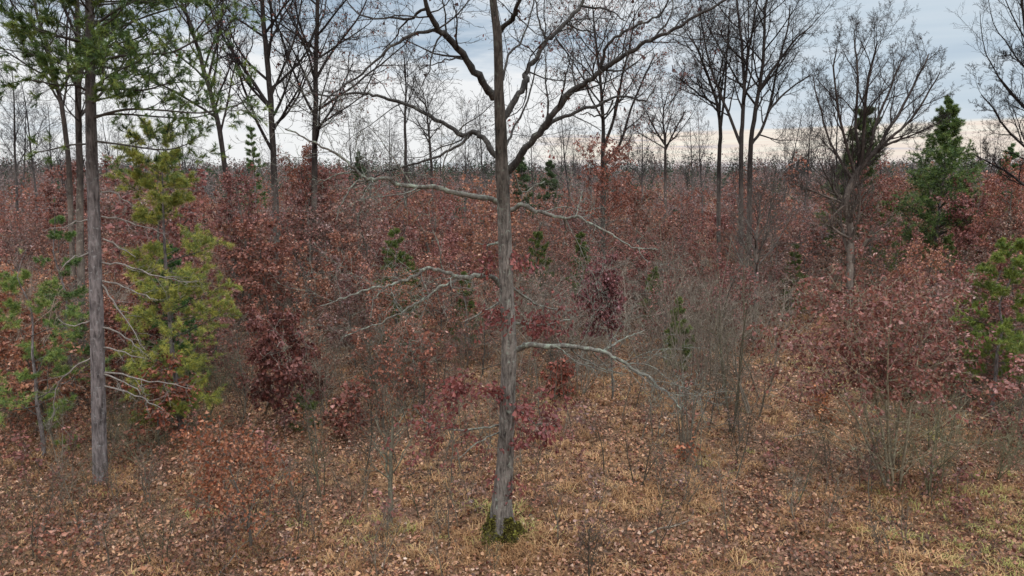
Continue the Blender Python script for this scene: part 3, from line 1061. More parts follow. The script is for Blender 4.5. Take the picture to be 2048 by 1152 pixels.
# ------------------------------------------------------------------ pines
def needles(geo, rs, P_, D_, n, ln, w, tone0, tone1, spread=.75, fwd=.7):
    """n needles round each tuft point"""
    m = len(P_)
    if not m: return
    P_, D_ = np.repeat(np.array(P_), n, 0), np.repeat(nrm(np.array(D_)), n, 0)
    d = nrm(D_ * fwd + rs.normal(0, spread, (m * n, 3)) + np.array([0, 0, .12]))
    L = ln * rs.uniform(.7, 1.15, (m * n, 1))
    s = nrm(np.cross(d, rs.normal(0, 1, (m * n, 3)))) * w
    b = P_ - D_ * rs.uniform(0, ln * .8, (m * n, 1))
    V = np.stack([b - s * .5, b + s * .5, b + d * L + s * .25 - np.array([0, 0, 1]) * L * .08], 1)
    tn = np.repeat(rs.uniform(tone0, tone1, m), n) + rs.normal(0, .12, m * n)
    geo.add(V, t=np.arange(m * n * 3).reshape(-1, 3), tone=np.clip(tn, 0, 1))


def bough(R, out, tufts, p, d, L, r, up, side_k, side_ratio, start=.4, flat=.3, curl=.0, sub=4, mid=.75):
    """pine bough: a main axis and side shoots; needle tufts at shoot ends and along them"""
    S = dict(n=[9, 5, 3], g=[.07, .12, .15], up=[up, .05 + curl, .06 + curl], tip=[.3, .5, .7], k=[side_k, sub], a=[52, 42], ratio=[side_ratio, .45], fall=[.45, .2], rr=[.5, .6], t=[(start, 1), (.25, 1)], rmin=.005)
    o = []
    grow(R, o, p, d, L, r, 0, S)
    for a, b, l in o:
        # flatten the spray
        if l > 0:
            z0 = a[0][2]
            a = [(q[0], q[1], z0 + (q[2] - z0) * (1 - flat)) for q in a]
        out.append((a, b))
        e, f = np.array(a[-1]), np.array(a[-2])
        tufts.append((e, e - f))
        if l >= 1:
            for j in range(1, len(a) - 1):
                if R.random() < mid:
                    q = np.array(a[j])
                    tufts.append((q, np.array(a[j + 1]) - q))


def build_big_pine():
    R = random.Random(31)
    rs = np.random.RandomState(31)
    Y0 = G(201, 965)[1]
    root = empty('big_pine_tree', (0, 0, 0))
    tag(root, 'big pine with dark tufted boughs above and dead grey branches below', 'tree')
    tr = [(202, 975, 34), (201, 950, 31), (198, 850, 30), (195, 700, 28), (191, 550, 26), (187, 400, 24), (182, 250, 21), (180, 100, 18), (178, -60, 14), (177, -220, 9), (177, -340, 3)]
    pts = [P(a, b, Y0) for a, b, w in tr]
    pts[0] = (pts[0][0], pts[0][1], -.15)
    sp, sr = smooth_line(pts, [w * .5 * pxm(Y0) * .93 for a, b, w in tr], 4)
    g = Geo()
    tubes(g, [(sp, sr)], 18, lump=.03, seed=2)
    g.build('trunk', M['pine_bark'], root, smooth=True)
    # living boughs: traced ones first, then fillers round the trunk
    traced = [([(186, 236), (230, 223), (270, 218), (330, 221), (400, 226), (460, 214), (492, 203)], -1.4, 5.5), ([(186, 232), (240, 228), (310, 233), (380, 236), (430, 226)], .6, 4),
              ([(185, 182), (230, 178), (290, 180), (340, 166), (405, 163)], -.8, 5), ([(183, 120), (220, 92), (265, 80), (310, 64)], 1.2, 5), ([(184, 128), (240, 112), (300, 108), (345, 104), (400, 75), (438, 45), (455, 12)], -1.5, 5),
              ([(178, 184), (150, 170), (120, 172), (60, 160), (5, 172)], -1.3, 5), ([(180, 142), (140, 120), (80, 112), (0, 96)], -1.0, 5), ([(178, 84), (130, 50), (80, 20)], .8, 4), ([(180, 92), (230, 60), (300, 30), (380, 5), (430, -30)], 1.5, 4.5),
              ([(184, 288), (140, 290), (100, 300), (70, 305)], -.5, 3.5), ([(188, 282), (250, 290), (330, 300), (385, 285)], -.8, 4), ([(176, 60), (250, 10), (320, -20), (370, -60)], -1.2, 4.5)]
    tufts, wood = [], []
    for tc, dy, w in traced:
        p_, r_ = px_limb(tc, dy, Y0, w, 1.8)
        wood.append((p_, r_))
        o = []
        L = length(p_)
        S = dict(n=[1, 6, 4], g=[0, .13, .16], up=[0, .09, .10], tip=[1, .4, .6], k=[-5.0, -5.5], a=[54, 44], ratio=[.35, .5], fall=[.35, .2], rr=[.5, .6], t=[(.30, 1), (.45, 1)], rmin=.007, maxl=[.85, .42])
        spawn(R, o, p_, r_, L, 0, S)
        for a, b, l in o:
            wood.append((a, b))
            e, f = np.array(a[-1]), np.array(a[-2])
            tufts.append((e, e - f))
            if l == 2 and R.random() < .12:
                tufts.append((np.array(a[2]), np.array(a[2]) - np.array(a[1])))
        e, f = np.array(p_[-1]), np.array(p_[-2])
        tufts.append((e, e - f))
    for i in range(38):
        py = R.uniform(-230, 215)
        c = min(range(len(tr)), key=lambda q: abs(tr[q][1] - py))
        x, y, z = P(180, py, Y0)
        a = i * 2.4 + R.uniform(-.5, .5)
        L = R.uniform(1.4, 3.3) * (1 if py > -150 else .7)
        rx = 1.0 if cos(a) > 0 else .75
        bough(R, wood, tufts, (x, y, z), nrm(np.array([cos(a) * rx, sin(a), R.uniform(-.05, .35)])).tolist(), L, .030, .03, 9, .40, .30, .1, .05, 5, .14)
    for i in range(11):
        x, y, z = P(180, R.uniform(-120, 150), Y0)
        a = -pi / 2 + R.uniform(-1.1, 1.1)
        bough(R, wood, tufts, (x, y, z), nrm(np.array([cos(a), sin(a), R.uniform(-.1, .25)])).tolist(), R.uniform(.9, 1.7), .024, .03, 7, .42, .30, .1, .05, 4, .14)
    g = Geo()
    tubes(g, wood, sides_by_radius)
    g.build('branch', M['dark_wood'], root, smooth=True)
    g = Geo()
    PT = np.array([t[0] for t in tufts])
    DT = np.array([t[1] for t in tufts])
    needles(g, rs, PT, DT, 32, .165, .0165, .08, .80, spread=.50, fwd=.75)
    o = g.build('needle_crown', M['needle'], root)
    o.color = (1.3, 1.4, 1.08, 1)
    # dead lower branches
    dead = [[(203, 385), (230, 385), (246, 400), (272, 414)], [(203, 433), (240, 440), (290, 455), (332, 468)], [(206, 478), (240, 495), (272, 516)], [(204, 525), (250, 530), (300, 548), (350, 560), (395, 562)],
            [(205, 562), (250, 573), (290, 592), (312, 601)], [(205, 570), (225, 600), (262, 655), (290, 700)], [(206, 655), (240, 666), (270, 692), (295, 712)], [(207, 695), (250, 705), (290, 718)], [(208, 745), (260, 752), (300, 765), (348, 768), (385, 778)],
            [(208, 748), (250, 765), (285, 788)], [(208, 772), (270, 790), (300, 805), (328, 820)], [(184, 715), (150, 735), (120, 765), (108, 790), (107, 838), (95, 860)], [(184, 640), (150, 650), (118, 640)], [(182, 500), (150, 515), (120, 540)], [(180, 440), (150, 445), (128, 452), (90, 460)]]
    for i, tc in enumerate(dead):
        out = []
        p_, r_ = px_limb(tc, R.uniform(-.8, .4), Y0, 3.9, 1.2, 3)
        p_ = [p_[0]] + [tuple(c + R.gauss(0, .015) for c in q) for q in p_[1:]]
        p_ = [p_[0]] + [tuple(c + R.gauss(0, .018) for c in q) for q in p_[1:]]
        S = dict(n=[1, 6, 4], g=[0, .20, .26], up=[0, -.02, -.01], tip=[1, .4, .6], k=[-4.0, -4], a=[50, 48], ratio=[.35, .45], fall=[.35, .2], rr=[.5, .6], t=[(.25, 1), (.3, 1)], rmin=.0045, maxl=[.9, .4])
        spawn(R, out, p_, r_, length(p_), 0, S)
        g = Geo()
        tubes(g, [(p_, r_)], 6, lump=.1)
        tubes(g, [(a, b) for a, b, l in out], 3)
        g.build('dead_branch', M['dead_wood'], root, smooth=True)


build_big_pine()


def pine(name, label, base, h, spread, seed, color, start=.12, whorl=.55, per=5, nd=(16, .12, .012), tone=(.2, .9), top_pow=.8, up=.03, lift=.1, r0=None, group=None, irregular=.25, k=7, cat='pine tree', bark_m='pine_bark', mid=.75):
    R = random.Random(seed)
    rs = np.random.RandomState(seed)
    root = empty(name, (base[0], base[1], 0))
    tag(root, label, cat, group)
    tr = [(R.gauss(0, .02) * i, R.gauss(0, .02) * i, h * i / 8 - .1 * (i == 0)) for i in range(9)]
    r0 = r0 or h * .011
    sp, sr = smooth_line(tr, [r0 * (1 - .93 * i / 8) for i in range(9)], 2)
    g = Geo()
    tubes(g, [(sp, sr)], 8, lump=.03)
    g.build('trunk', M[bark_m], root, smooth=True)
    wood, tufts = [], []
    z = h * start
    while z < h * .97:
        f = (z - h * start) / (h * (1 - start))
        L0 = spread * ((1 - f) ** top_pow) * (0.6 + .4 * min(1, f * 5)) + .12
        a0 = R.uniform(0, 6.28)
        for q in range(per):
            if R.random() < irregular * .5: continue
            a = a0 + q * 6.283 / per + R.uniform(-.35, .35)
            L = L0 * R.uniform(1 - irregular, 1 + irregular * .6)
            bough(R, wood, tufts, (0, 0, z + R.uniform(-.1, .1) * whorl * 3), nrm(np.array([cos(a), sin(a), lift + .5 * f])).tolist(), L, max(.008, L * .011), up, k, .42, .35, .35, 0, 3, mid)
        z += whorl * R.uniform(.8, 1.2)
    tufts.append((np.array([0, 0, h]), np.array([0, 0, 1.])))
    g = Geo()
    tubes(g, wood, lambda r: 3 if r < .02 else 5)
    g.build('branch', M['dark_wood'], root, smooth=True)
    g = Geo()
    needles(g, rs, np.array([t[0] for t in tufts]), np.array([t[1] for t in tufts]), nd[0], nd[1], nd[2], *tone)
    o = g.build('needle_crown', M['needle'], root)
    o.color = color
    return root


YG = (2.5, 2.1, 1.5, 1)
def gp(px, py): return G(px, py)
def hgt(px, py, Y): return P(px, py, Y)[2]
b = G(362, 868); pine('pine_tree', 'yellow-green young pine with drooping layered boughs right behind the big pine', b, hgt(362, 255, b[1]), 1.85, 41, YG, .08, .78, 7, (22, .15, .011), (.20, 1.0), top_pow=.34, irregular=.52, k=9, mid=.75)
b = G(88, 905); pine('pine_tree', 'soft green young pine at the left edge in front of orange leaves', b, hgt(88, 500, b[1]), 1.9, 42, (1.55, 1.65, 1.3, 1), .06, .66, 4, (20, .14, .011), (.25, .95), top_pow=.5, irregular=.5, k=8, mid=.5)
b = G(150, 800); pine('pine_tree', 'thin green pine peeping out left of the big pine trunk', b, hgt(150, 400, b[1]), 1.3, 43, (1.2, 1.4, 1.2, 1), .25, .7, 4, (18, .13, .012), (.2, .8))
pine('pine_tree', 'bushy dark green pine standing against the sky right of the kinked pale trunk', P(1880, 400, 56)[:2], hgt(1880, 185, 56), 4.6, 44, (1.15, 1.32, 1.12, 1), .06, .62, 7, (11, .22, .022), (.05, .9), .95, .05, .25, irregular=.5, k=12)
pine('pine_tree', 'narrow dark pine hidden behind the fan-shaped bare crown', P(1715, 400, 58)[:2], hgt(1715, 212, 58), 2.9, 45, (1.1, 1.1, 1.05, 1), .10, .58, 7, (10, .24, .026), (.05, .75), .6, .05, .30, irregular=.55, k=10)
b = G(1983, 835); pine('pine_tree', 'bright green young pine at the right edge with a dark bare lower stem', b, hgt(1983, 470, b[1]), 1.75, 46, (1.3, 1.35, .85, 1), .22, .46, 6, (22, .13, .012), (.35, 1.0), top_pow=.6, irregular=.4, k=8)
pine('pine_tree', 'distant small pine low on the skyline at the right edge', P(2010, 400, 85)[:2], hgt(2010, 285, 85), 2.6, 47, (.9, 1.2, 1.0, 1), .1, .8, 6, (7, .32, .04), (.1, .7), irregular=.5)
pine('pine_tree', 'far grey-green pine on the skyline left of the dark straight trunk', P(510, 400, 90)[:2], hgt(510, 248, 90), 2.2, 48, (1.1, 1.3, 1.2, 1), .1, .8, 5, (6, .30, .035), (.1, .8), irregular=.5)
for i, (px, d, top, lab) in enumerate([(1042, 105, 306, 'dark pine at the far forest edge just right of the oak trunk'), (1098, 110, 318, 'low dark pine at the far forest edge under the oak limb fork'), (720, 125, 300, 'dark pine at the far forest edge above the long left limb')]):
    pine('pine_tree', lab, P(px, 400, d)[:2], hgt(px, top, d), 2.3, 60 + i, (.95, 1.0, 1.15, 1), .1, 1.0, 6, (7, .42, .05), (.1, .6), irregular=.5)
small = [(790, 455, 32, 'tiny dark green pine sapling among maroon leaves left of the oak'), (1162, 465, 40, 'small green pine sapling under the right lichened limb'), (1075, 455, 41, 'small pale green pine close right of the oak trunk'), (930, 545, 34, 'small yellow-green pine behind the left lichened limb'),
         (820, 520, 36, 'small pine half hidden by leaves left of the oak'), (1362, 600, 30, 'small dull green pine inside the grey shrub tree'), (1590, 490, 42, 'olive green pine behind twigs left of the kinked pale trunk'), (1310, 535, 38, 'small green pine right of the plum-coloured oak crown'),
         (1770, 400, 46, 'spreading green pine low behind the fan-shaped bare tree'), (1895, 470, 44, 'blurred green pine below the bushy dark pine'), (590, 770, 23.5, 'stubby olive pine sapling by the dark maroon bush'), (335, 480, 27, 'dark green pine heart behind the yellow-green boughs')]
for i, (px, top, d, lab) in enumerate(small):
    h = hgt(px, top, d)
    pine('small_pine', lab, P(px, 500, d)[:2], h, max(.6, h * .22), 70 + i, (1.0, 1.0, .80, 1) if i != 11 else (.5, .9, .6, 1), .15, .45, 5, (14, .13, .016), (.2, .9), k=5)


# ------------------------------------------------------------------ young oaks that keep their dead leaves
YOUNG = dict(n=[9, 6, 4, 3], g=[.06, .13, .18, .2], up=[.02, .05, .02, 0], tip=[.2, .35, .5, .6], k=[20, 6, 3], a=[58, 45, 45], ratio=[.36, .45, .5], fall=[.45, .3, .2],
             rr=[.45, .55, .65], t=[(.10, 1), (.25, 1), (.3, 1)], rmin=.005)


def young_oak(seed, h, leaf=.16, per_m=11, spec=None, stems=1, lean=.1, keep=1.0, low_cut=0.0, simple=False, wide=.27, thick=1.0):
    R = random.Random(seed)
    rs = np.random.RandomState(seed)
    S = dict(YOUNG)
    if spec: S.update(spec)
    out = []
    for s in range(stems):
        a = R.uniform(0, 6.28)
        q = lean if stems > 1 else .05
        grow(R, out, (cos(a) * .1 * (stems > 1), sin(a) * .1 * (stems > 1), -.1), (cos(a) * q, sin(a) * q, 1), h * R.uniform(.85, 1.05), h * .0095 / sqrt(stems) * 1.1 * thick, 0, S)
    root = empty('young_oak', (0, 0, 0))
    tag(root, 'young oak', 'young oak')
    g = Geo()
    tubes(g, [(a, b) for a, b, l in out if l <= 1], lambda r: 4 if r < .03 else 6)
    tubes(g, [(a, b) for a, b, l in out if l > 1], 3)
    g.build('trunk', M['twig_bark'], root, smooth=True)
    g = Geo()
    tw = [(a, b) for a, b, l in out if l >= 2 and a[0][2] > h * low_cut and R.random() < keep]
    twig_leaves(g, rs, tw, per_m, leaf, 1.0, simple=simple, wide=wide, spread=.05)
    g.build('leaf_crown', M['leaf'], root)
    return root


COL = {'maroon': (.95, .72, .72, 1), 'russet': (1.12, .92, .75, 1), 'pinkish brown': (.96, 1.02, 1.0, 1), 'orange-brown': (1.30, 1.18, .85, 1)}


def hero_oak(label, px, base_py, top_py, seed, col, width=1.0, stem=None, **kw):
    b_ = G(px, base_py)
    h = hgt(px, top_py, b_[1])
    r = young_oak(seed, h, **kw)
    r.location = (b_[0], b_[1], float(gh(b_[0], b_[1])))
    r.scale = (width, width, 1)
    r['label'] = label
    for ch in r.children:
        if ch.name.startswith('leaf_crown'): ch.color = col
        elif stem: ch.color = stem
    return r


hero_oak('small orange-brown oak sapling with a dark thin stem in the left foreground', 500, 1108, 835, 201, (1.1, .82, .54, 1), 1.15, leaf=.095, per_m=18, low_cut=.28, spec=dict(k=[26, 6, 3], ratio=[.42, .45, .5], rmin=.003))
hero_oak('dark maroon round-topped young oak left of the central oak', 590, 850, 618, 202, (.66, .46, .46, 1), 1.0, leaf=.15, per_m=26, spec=dict(k=[24, 7, 3], ratio=[.45, .45, .5], fall=[.6, .3, .2]))
hero_oak('plum-coloured dense round oak crown right of the central oak', 1225, 800, 545, 203, (.72, .54, .66, 1), .85, leaf=.135, per_m=32, low_cut=.52, spec=dict(k=[24, 7, 3], ratio=[.30, .45, .5], t=[(.5, 1), (.25, 1), (.3, 1)]))
hero_oak('many-stemmed tree with bare grey lower stems and pinkish brown leaves on top', 1790, 980, 548, 204, (.86, .68, .66, 1), 1.15, stem=(2.1, 2.05, 1.65, 1), thick=1.5, leaf=.115, per_m=17, stems=7, lean=.30, low_cut=.46, spec=dict(k=[17, 5, 3], ratio=[.40, .45, .5], up=[.015, .08, .02, 0]))
hero_oak('pinkish brown leaf clump of an oak sapling cut by the right edge', 2042, 905, 735, 205, (1.05, .85, .85, 1), 1.4, leaf=.12, per_m=18)
hero_oak('orange-brown young oak with broad leaves left of the big pine trunk', 95, 860, 615, 206, (1.3, 1.1, .85, 1), 1.15, leaf=.15, per_m=26)
hero_oak('second orange-brown young oak at the far left edge', 5, 820, 560, 207, (1.2, .98, .7, 1), 1.1, leaf=.145, per_m=22)
hero_oak('tiny bright orange oak sapling in the open ground at right', 1640, 850, 785, 208, (1.35, 1.0, .55, 1), 1.3, leaf=.12, per_m=20, spec=dict(k=[14, 5, 2]))
hero_oak('russet young oak close left of the oak trunk behind the dropped limb', 850, 820, 630, 209, (1.0, .74, .62, 1), 1.2, leaf=.125, per_m=13)
hero_oak('young oak with one bright orange top spray left of the central oak', 768, 850, 680, 210, (1.1, .78, .62, 1), 1.0, leaf=.125, per_m=10)
hero_oak('dark russet young oak between the big pine and the maroon bush', 275, 800, 590, 211, (.85, .58, .50, 1), 1.3, leaf=.14, per_m=24)
hero_oak('russet oak scrub at the foot of the yellow-green pine', 320, 905, 745, 212, (1.0, .65, .48, 1), 1.35, leaf=.125, per_m=16)
hero_oak('brown low oak sapling right of the maroon bush', 690, 880, 760, 213, (.9, .62, .55, 1), 1.3, leaf=.14, per_m=14)
hero_oak('low reddish oak sprig beside the central oak trunk', 1120, 800, 715, 214, (1.1, .6, .48, 1), 1.2, leaf=.15, per_m=16)
hero_oak('orange leaf sprig growing at the foot of the grey shrub tree', 1370, 925, 880, 215, (1.3, .85, .5, 1), 1.6, leaf=.10, per_m=18, spec=dict(k=[12, 4, 2]))
hero_oak('pinkish oak sapling with broad pale leaves behind the bright green pine', 1925, 790, 560, 216, (1.0, .8, .8, 1), 1.2, leaf=.145, per_m=16)

def tall_oak(label, px, d, top_py, seed, col, low_cut=.45, width=1.0):
    h = hgt(px, top_py, d)
    r = young_oak(seed, h, leaf=.13, per_m=17, low_cut=low_cut, simple=True, wide=.33, spec=dict(k=[22, 7, 4], ratio=[.30, .45, .5], t=[(.35, 1), (.25, 1), (.3, 1)]))
    x, y, z = P(px, 400, d)
    r.location, r.scale = (x, d, 0), (width, width, 1)
    r['label'] = label
    for ch in r.children:
        if ch.name.startswith('leaf_crown'): ch.color = col


tall_oak('tall maroon-leaved oak filling the gap left of the dark straight trunk', 480, 37, 300, 221, (.80, .62, .64, 1))
tall_oak('tall dark red oak crown behind the dark straight trunk', 575, 47, 305, 222, (.78, .58, .58, 1))
tall_oak('tall orange-red oak crown wrapped round the slimmer bare trunk', 655, 48, 290, 223, (1.05, .78, .62, 1))
tall_oak('tall purplish brown oak half way between slimmer bare trunk and central oak', 745, 36, 425, 224, (.80, .66, .68, 1), .35)
tall_oak('russet-leaved slender oak standing above the thicket right of the central oak', 1215, 50, 262, 225, (1.0, .68, .55, 1), .5)
tall_oak('tall russet oak rising at the right edge below the small skyline pine', 2035, 44, 345, 226, (1.1, .82, .68, 1), .4)
tall_oak('tall brown oak crown just right of the kinked pale trunk', 1765, 43, 345, 227, (.95, .74, .70, 1), .45)


def fallen_branch(label, a, b, r, seed, tint):
    R = random.Random(seed)
    (x0, y0), (x1, y1) = G(*a), G(*b)
    root = empty('fallen_branch', (x0, y0, float(gh(x0, y0)) + .06))
    tag(root, label, 'branch')
    pts = [(( x1 - x0) * t + R.gauss(0, .03), (y1 - y0) * t + R.gauss(0, .03), .05 * R.random() + .06 * t) for t in (0, .25, .5, .75, 1)]
    p_, r_ = smooth_line(pts, [r * (1 - .15 * i) for i in range(5)], 3)
    out = []
    spawn(R, out, p_, r_, length(p_), 0, dict(n=[1, 5, 3], g=[0, .16, .2], up=[0, .04, 0], tip=[1, .4, .6], k=[6, 3], a=[45, 45], ratio=[.4, .45], fall=[.3, .2], rr=[.5, .6], t=[(.2, 1), (.3, 1)], rmin=.005))
    g = Geo()
    tubes(g, [(p_, r_)], 7, lump=.12)
    tubes(g, [(q, w) for q, w, l in out], 3)
    o = g.build('wood', M['twig_bark'], root, smooth=True)
    o.color = tint


fallen_branch('pale fallen branch lying on the litter in the left foreground', (128, 1046), (196, 1040), .035, 1, (2.2, 1.8, 1.6, 1))
fallen_branch('grey fallen branch on the leaf litter right of the oak base', (1290, 1075), (1380, 1055), .028, 2, (1.6, 1.45, 1.3, 1))
fallen_branch('dark fallen branch lying below the small orange oak sapling', (610, 1120), (545, 1135), .03, 3, (.8, .75, .7, 1))
fallen_branch('weathered fallen branch in the open ground left of the kinked trunk', (1560, 880), (1640, 870), .035, 4, (1.5, 1.35, 1.2, 1))

rng = random.Random(909)
protos = []
for i in range(10):
    sp = dict(k=[rng.choice([16, 20, 24]), 6, 3], ratio=[rng.uniform(.32, .44), .45, .5], fall=[rng.uniform(.3, .6), .3, .2])
    protos.append(Proto(young_oak(300 + i, 5.0, leaf=.115, per_m=rng.choice([18, 25, 32]), spec=sp, simple=True, wide=.34)))
thin = [Proto(young_oak(330 + i, 5.0, leaf=.11, per_m=16, keep=.35, simple=True, spec=dict(k=[22, 7, 4], ratio=[.40, .45, .5]))) for i in range(4)]


def px_of(x, y):
    return 1024 + FPX * x / (y * CP + CAMH * SP)


placed = []
def free(x, y, dmin):
    for (a, b) in placed:
        if (a - x) ** 2 + (b - y) ** 2 < dmin * dmin: return False
    return True


def thicket_start(px):
    """distance at which the wall of young trees begins, by photo column"""
    xs = [0, 170, 300, 480, 620, 760, 900, 1030, 1150, 1300, 1450, 1580, 1680, 1740, 1820, 2048]
    ds = [25, 26, 26, 25.5, 27, 27, 29, 30, 30, 32, 33, 40, 42, 41, 29, 25]
    return float(np.interp(px, xs, ds))


def place_young():
    n, tries = 0, 0
    while n < 272 and tries < 60000:
        tries += 1
        y = 25 + 41 * rng.random() ** 1.05
        x = rng.uniform(-.80, .80) * y
        px = px_of(x, y)
        if px < -60 or px > 2110: continue
        if y < thicket_start(px) + rng.uniform(-1, 3): continue
        if 1540 < px < 1730 and y < 50 and rng.random() < .75: continue
        if 1030 < px < 1500 and y < 40 and rng.random() < .45: continue
        if not free(x, y, 1.75 + .012 * y): continue
        placed.append((x, y))
        n += 1
        gray = 1030 < px < 1640
        q = rng.random()
        u = vnoise(np.array([x]), np.array([y]), 55, 9.0)[0] + rng.uniform(-.22, .22)
        if px < 320 and y < 40: cn = 'orange-brown' if u > .40 else 'russet'
        elif px < 760: cn = 'maroon' if u > .50 else ('russet' if u > .32 else 'pinkish brown')
        elif px < 1100: cn = 'maroon' if u > .46 else 'russet'
        elif px < 1640: cn = 'maroon' if u > .52 else ('pinkish brown' if u > .35 else 'russet')
        else: cn = 'pinkish brown' if u > .42 else ('russet' if u > .28 else 'maroon')
        c = COL[cn]
        j = rng.uniform(.70, 1.22)
        c = (c[0] * j, c[1] * j * rng.uniform(.93, 1.07), c[2] * j, 1)
        h = rng.uniform(3.2, 6.2) * (.8 if y < 32 else 1)
        if rng.random() < .22 and y > 38: h *= rng.uniform(1.3, 1.6)
        pr = rng.choice(thin if (rng.random() < (.52 if gray else .24)) else protos)
        band = 'at the front of the thicket' if y < thicket_start(px) + 9 else ('deep in the thicket' if y < 52 else 'far back in the thicket')
        lab = f'{cn} young oak {band}, {zone(px)}'
        w = h / 5 * rng.uniform(.95, 1.25)
        t = rng.uniform(.7, 1.25)
        pr.put((x, y, float(gh(x, y))), rng.uniform(0, 6.28), (w, w, h / 5), lab, f'{cn} young oaks {band}, {zone(px)}', {'leaf_crown': c, 'trunk': (t, t, t, 1)})


place_young()


# ------------------------------------------------------------------ bare shrubs and saplings
def bare_shrub(name, seed, h, stems, lean, spec=None, r=.010):
    R = random.Random(seed)
    S = dict(n=[8, 6, 4, 3], g=[.09, .14, .18, .2], up=[.03, .06, .03, .0], tip=[.25, .35, .5, .6], k=[12, 5, 3], a=[42, 40, 42], ratio=[.42, .45, .5], fall=[.4, .3, .2],
             rr=[.5, .55, .65], t=[(.2, 1), (.25, 1), (.3, 1)], rmin=.004)
    if spec: S.update(spec)
    out = []
    for s in range(stems):
        a = R.uniform(0, 6.28)
        q = lean * R.uniform(.3, 1.2)
        grow(R, out, (cos(a) * .12, sin(a) * .12, -.08), (cos(a) * q, sin(a) * q, 1), h * R.uniform(.65, 1.05), h * r / sqrt(max(1, stems * .35)), 0, S)
    root = empty(name, (0, 0, 0))
    tag(root, 'bare shrub', 'shrub')
    for s_ in range(1):
        g = Geo()
        tubes(g, [(a, b) for a, b, l in out if l == 0], 5)
        g.build('stem', M['twig_bark'], root, smooth=True)
        g = Geo()
        tubes(g, [(a, b) for a, b, l in out if l > 0], 3)
        g.build('twig_crown', M['twig_bark'], root, smooth=True)
    return root


def hero_shrub(name, label, px, base_py, top_py, seed, stems, lean, tint, spec=None, r=.010, cat='shrub', width=1.0):
    b_ = G(px, base_py)
    h = hgt(px, top_py, b_[1])
    o = bare_shrub(name, seed, h, stems, lean, spec, r)
    o.location = (b_[0], b_[1], float(gh(*b_)))
    o.scale = (width, width, 1)
    o['label'], o['category'] = label, cat
    for ch in o.children: ch.color = tint
    return o


BIG = dict(rmin=.0050, k=[9, 5, 3], ratio=[.44, .46, .5], g=[.10, .17, .22, .26], a=[50, 48, 48], up=[.03, .04, .01, 0])
GREY = (1.2, 1.13, 1.0, 1)
OLV = (1.3, 1.35, .95, 1)
hero_shrub('grey_shrub_tree', 'large many-stemmed grey shrub tree with pale fine twigs right of the dropped oak limb', 1376, 905, 440, 401, 7, .36, GREY, BIG, .009, 'tree', .75)
hero_shrub('grey_shrub_tree', 'smaller olive-grey shrub tree leaning against the large grey one', 1465, 860, 480, 402, 4, .4, (1.0, 1.0, .8, 1), BIG, .009, 'tree', .7)
hero_shrub('olive_shrub', 'wide olive-green twiggy shrub at the foot of the pinkish many-stemmed tree', 1860, 985, 760, 403, 7, .5, OLV, dict(k=[11, 5, 3], ratio=[.42, .45, .5]))
hero_shrub('olive_shrub', 'low olive twig thicket by the right edge of the clearing', 1985, 960, 800, 404, 7, .6, OLV, dict(k=[10, 5, 3], ratio=[.42, .45, .5]))
hero_shrub('pale_shrub', 'pale pinkish leafless shrub with slanting stems at the far left edge', 8, 850, 490, 406, 6, .6, (1.9, 1.6, 1.45, 1), dict(rmin=.006, k=[8, 4, 2]))
hero_shrub('lichened_snag', 'lichen-grey crooked small tree with a broken pale top left of the oak', 768, 1050, 790, 405, 1, .05, (1.35, 1.4, 1.2, 1), dict(k=[11, 5, 3], t=[(.35, 1), (.25, 1), (.3, 1)], rmin=.004), .024, 'tree')
fg = [(750, 1140, 985, 'pale grey forked sapling at the bottom edge left of the oak'), (898, 1160, 1000, 'straight pale sapling stem at the bottom edge near the oak'), (1001, 1150, 1070, 'short thin stem right below the mossy oak base'), (1120, 1085, 930, 'thin upright sapling just right of the mossy oak base'),
      (1190, 1160, 1020, 'dark twiggy sapling at the bottom edge right of the oak'), (845, 1030, 880, 'dark thin sapling stem left of the mossy oak base'), (708, 1030, 880, 'slim dark sapling left of the lichened snag'), (585, 1085, 940, 'leafless thin stem beside the small orange oak sapling'),
      (320, 1140, 985, 'bushy grey sapling in the bottom left corner area'), (230, 1130, 935, 'lichen-grey leaning sapling at the foot of the big pine'), (60, 1120, 960, 'olive low sapling at the far left bottom'), (1585, 1010, 860, 'thin dark upright twig in the open ground at right'),
      (1770, 1115, 1000, 'small dark twig clump in the right foreground grass'), (1480, 880, 760, 'dark upright sapling right of the grey shrub tree'), (930, 900, 760, 'bare thin sapling behind the low left oak spray'), (1060, 960, 830, 'bare thin stem just behind the oak trunk at right'),
      (1275, 980, 820, 'slender bare sapling under the dropped right limb'), (1010, 1000, 905, 'wispy sapling in front of the oak trunk'), (1655, 990, 900, 'small bare sapling in open ground left of the many-stemmed tree'), (1215, 960, 800, 'leafless sapling near the oak sprig on the right'),
      (640, 1000, 850, 'leafless sapling between orange sapling and lichened snag'), (410, 1010, 850, 'dull grey sapling between big pine and orange sapling'), (222, 1000, 905, 'low twiggy sapling just right of the big pine foot'), (180, 1010, 915, 'low dull sapling just left of the big pine foot'), (290, 1010, 880, 'thin dull sapling a step right of the big pine')]
for i, (px, by_, ty, lab) in enumerate(fg):
    tint = [(1.1, 1.05, .95, 1), (.6, .58, .5, 1), (.8, .85, .65, 1)][i % 3] if i > 1 else (1.4, 1.3, 1.15, 1)
    hero_shrub('bare_sapling', lab, px, by_, ty, 420 + i, 1 if i % 4 else 3, .25, tint, dict(k=[9 + i % 5, 4, 2], rmin=.0032, t=[(.25, 1), (.25, 1), (.3, 1)]), .010, 'sapling')

sprotos = [Proto(bare_shrub('bare_shrub', 450 + i, 3.0, rng.choice([2, 3, 5, 7]), .45, dict(k=[10, 4, 2], ratio=[.46, .46, .5], g=[.11, .17, .2, .2], rmin=.0048), .0105)) for i in range(8)]


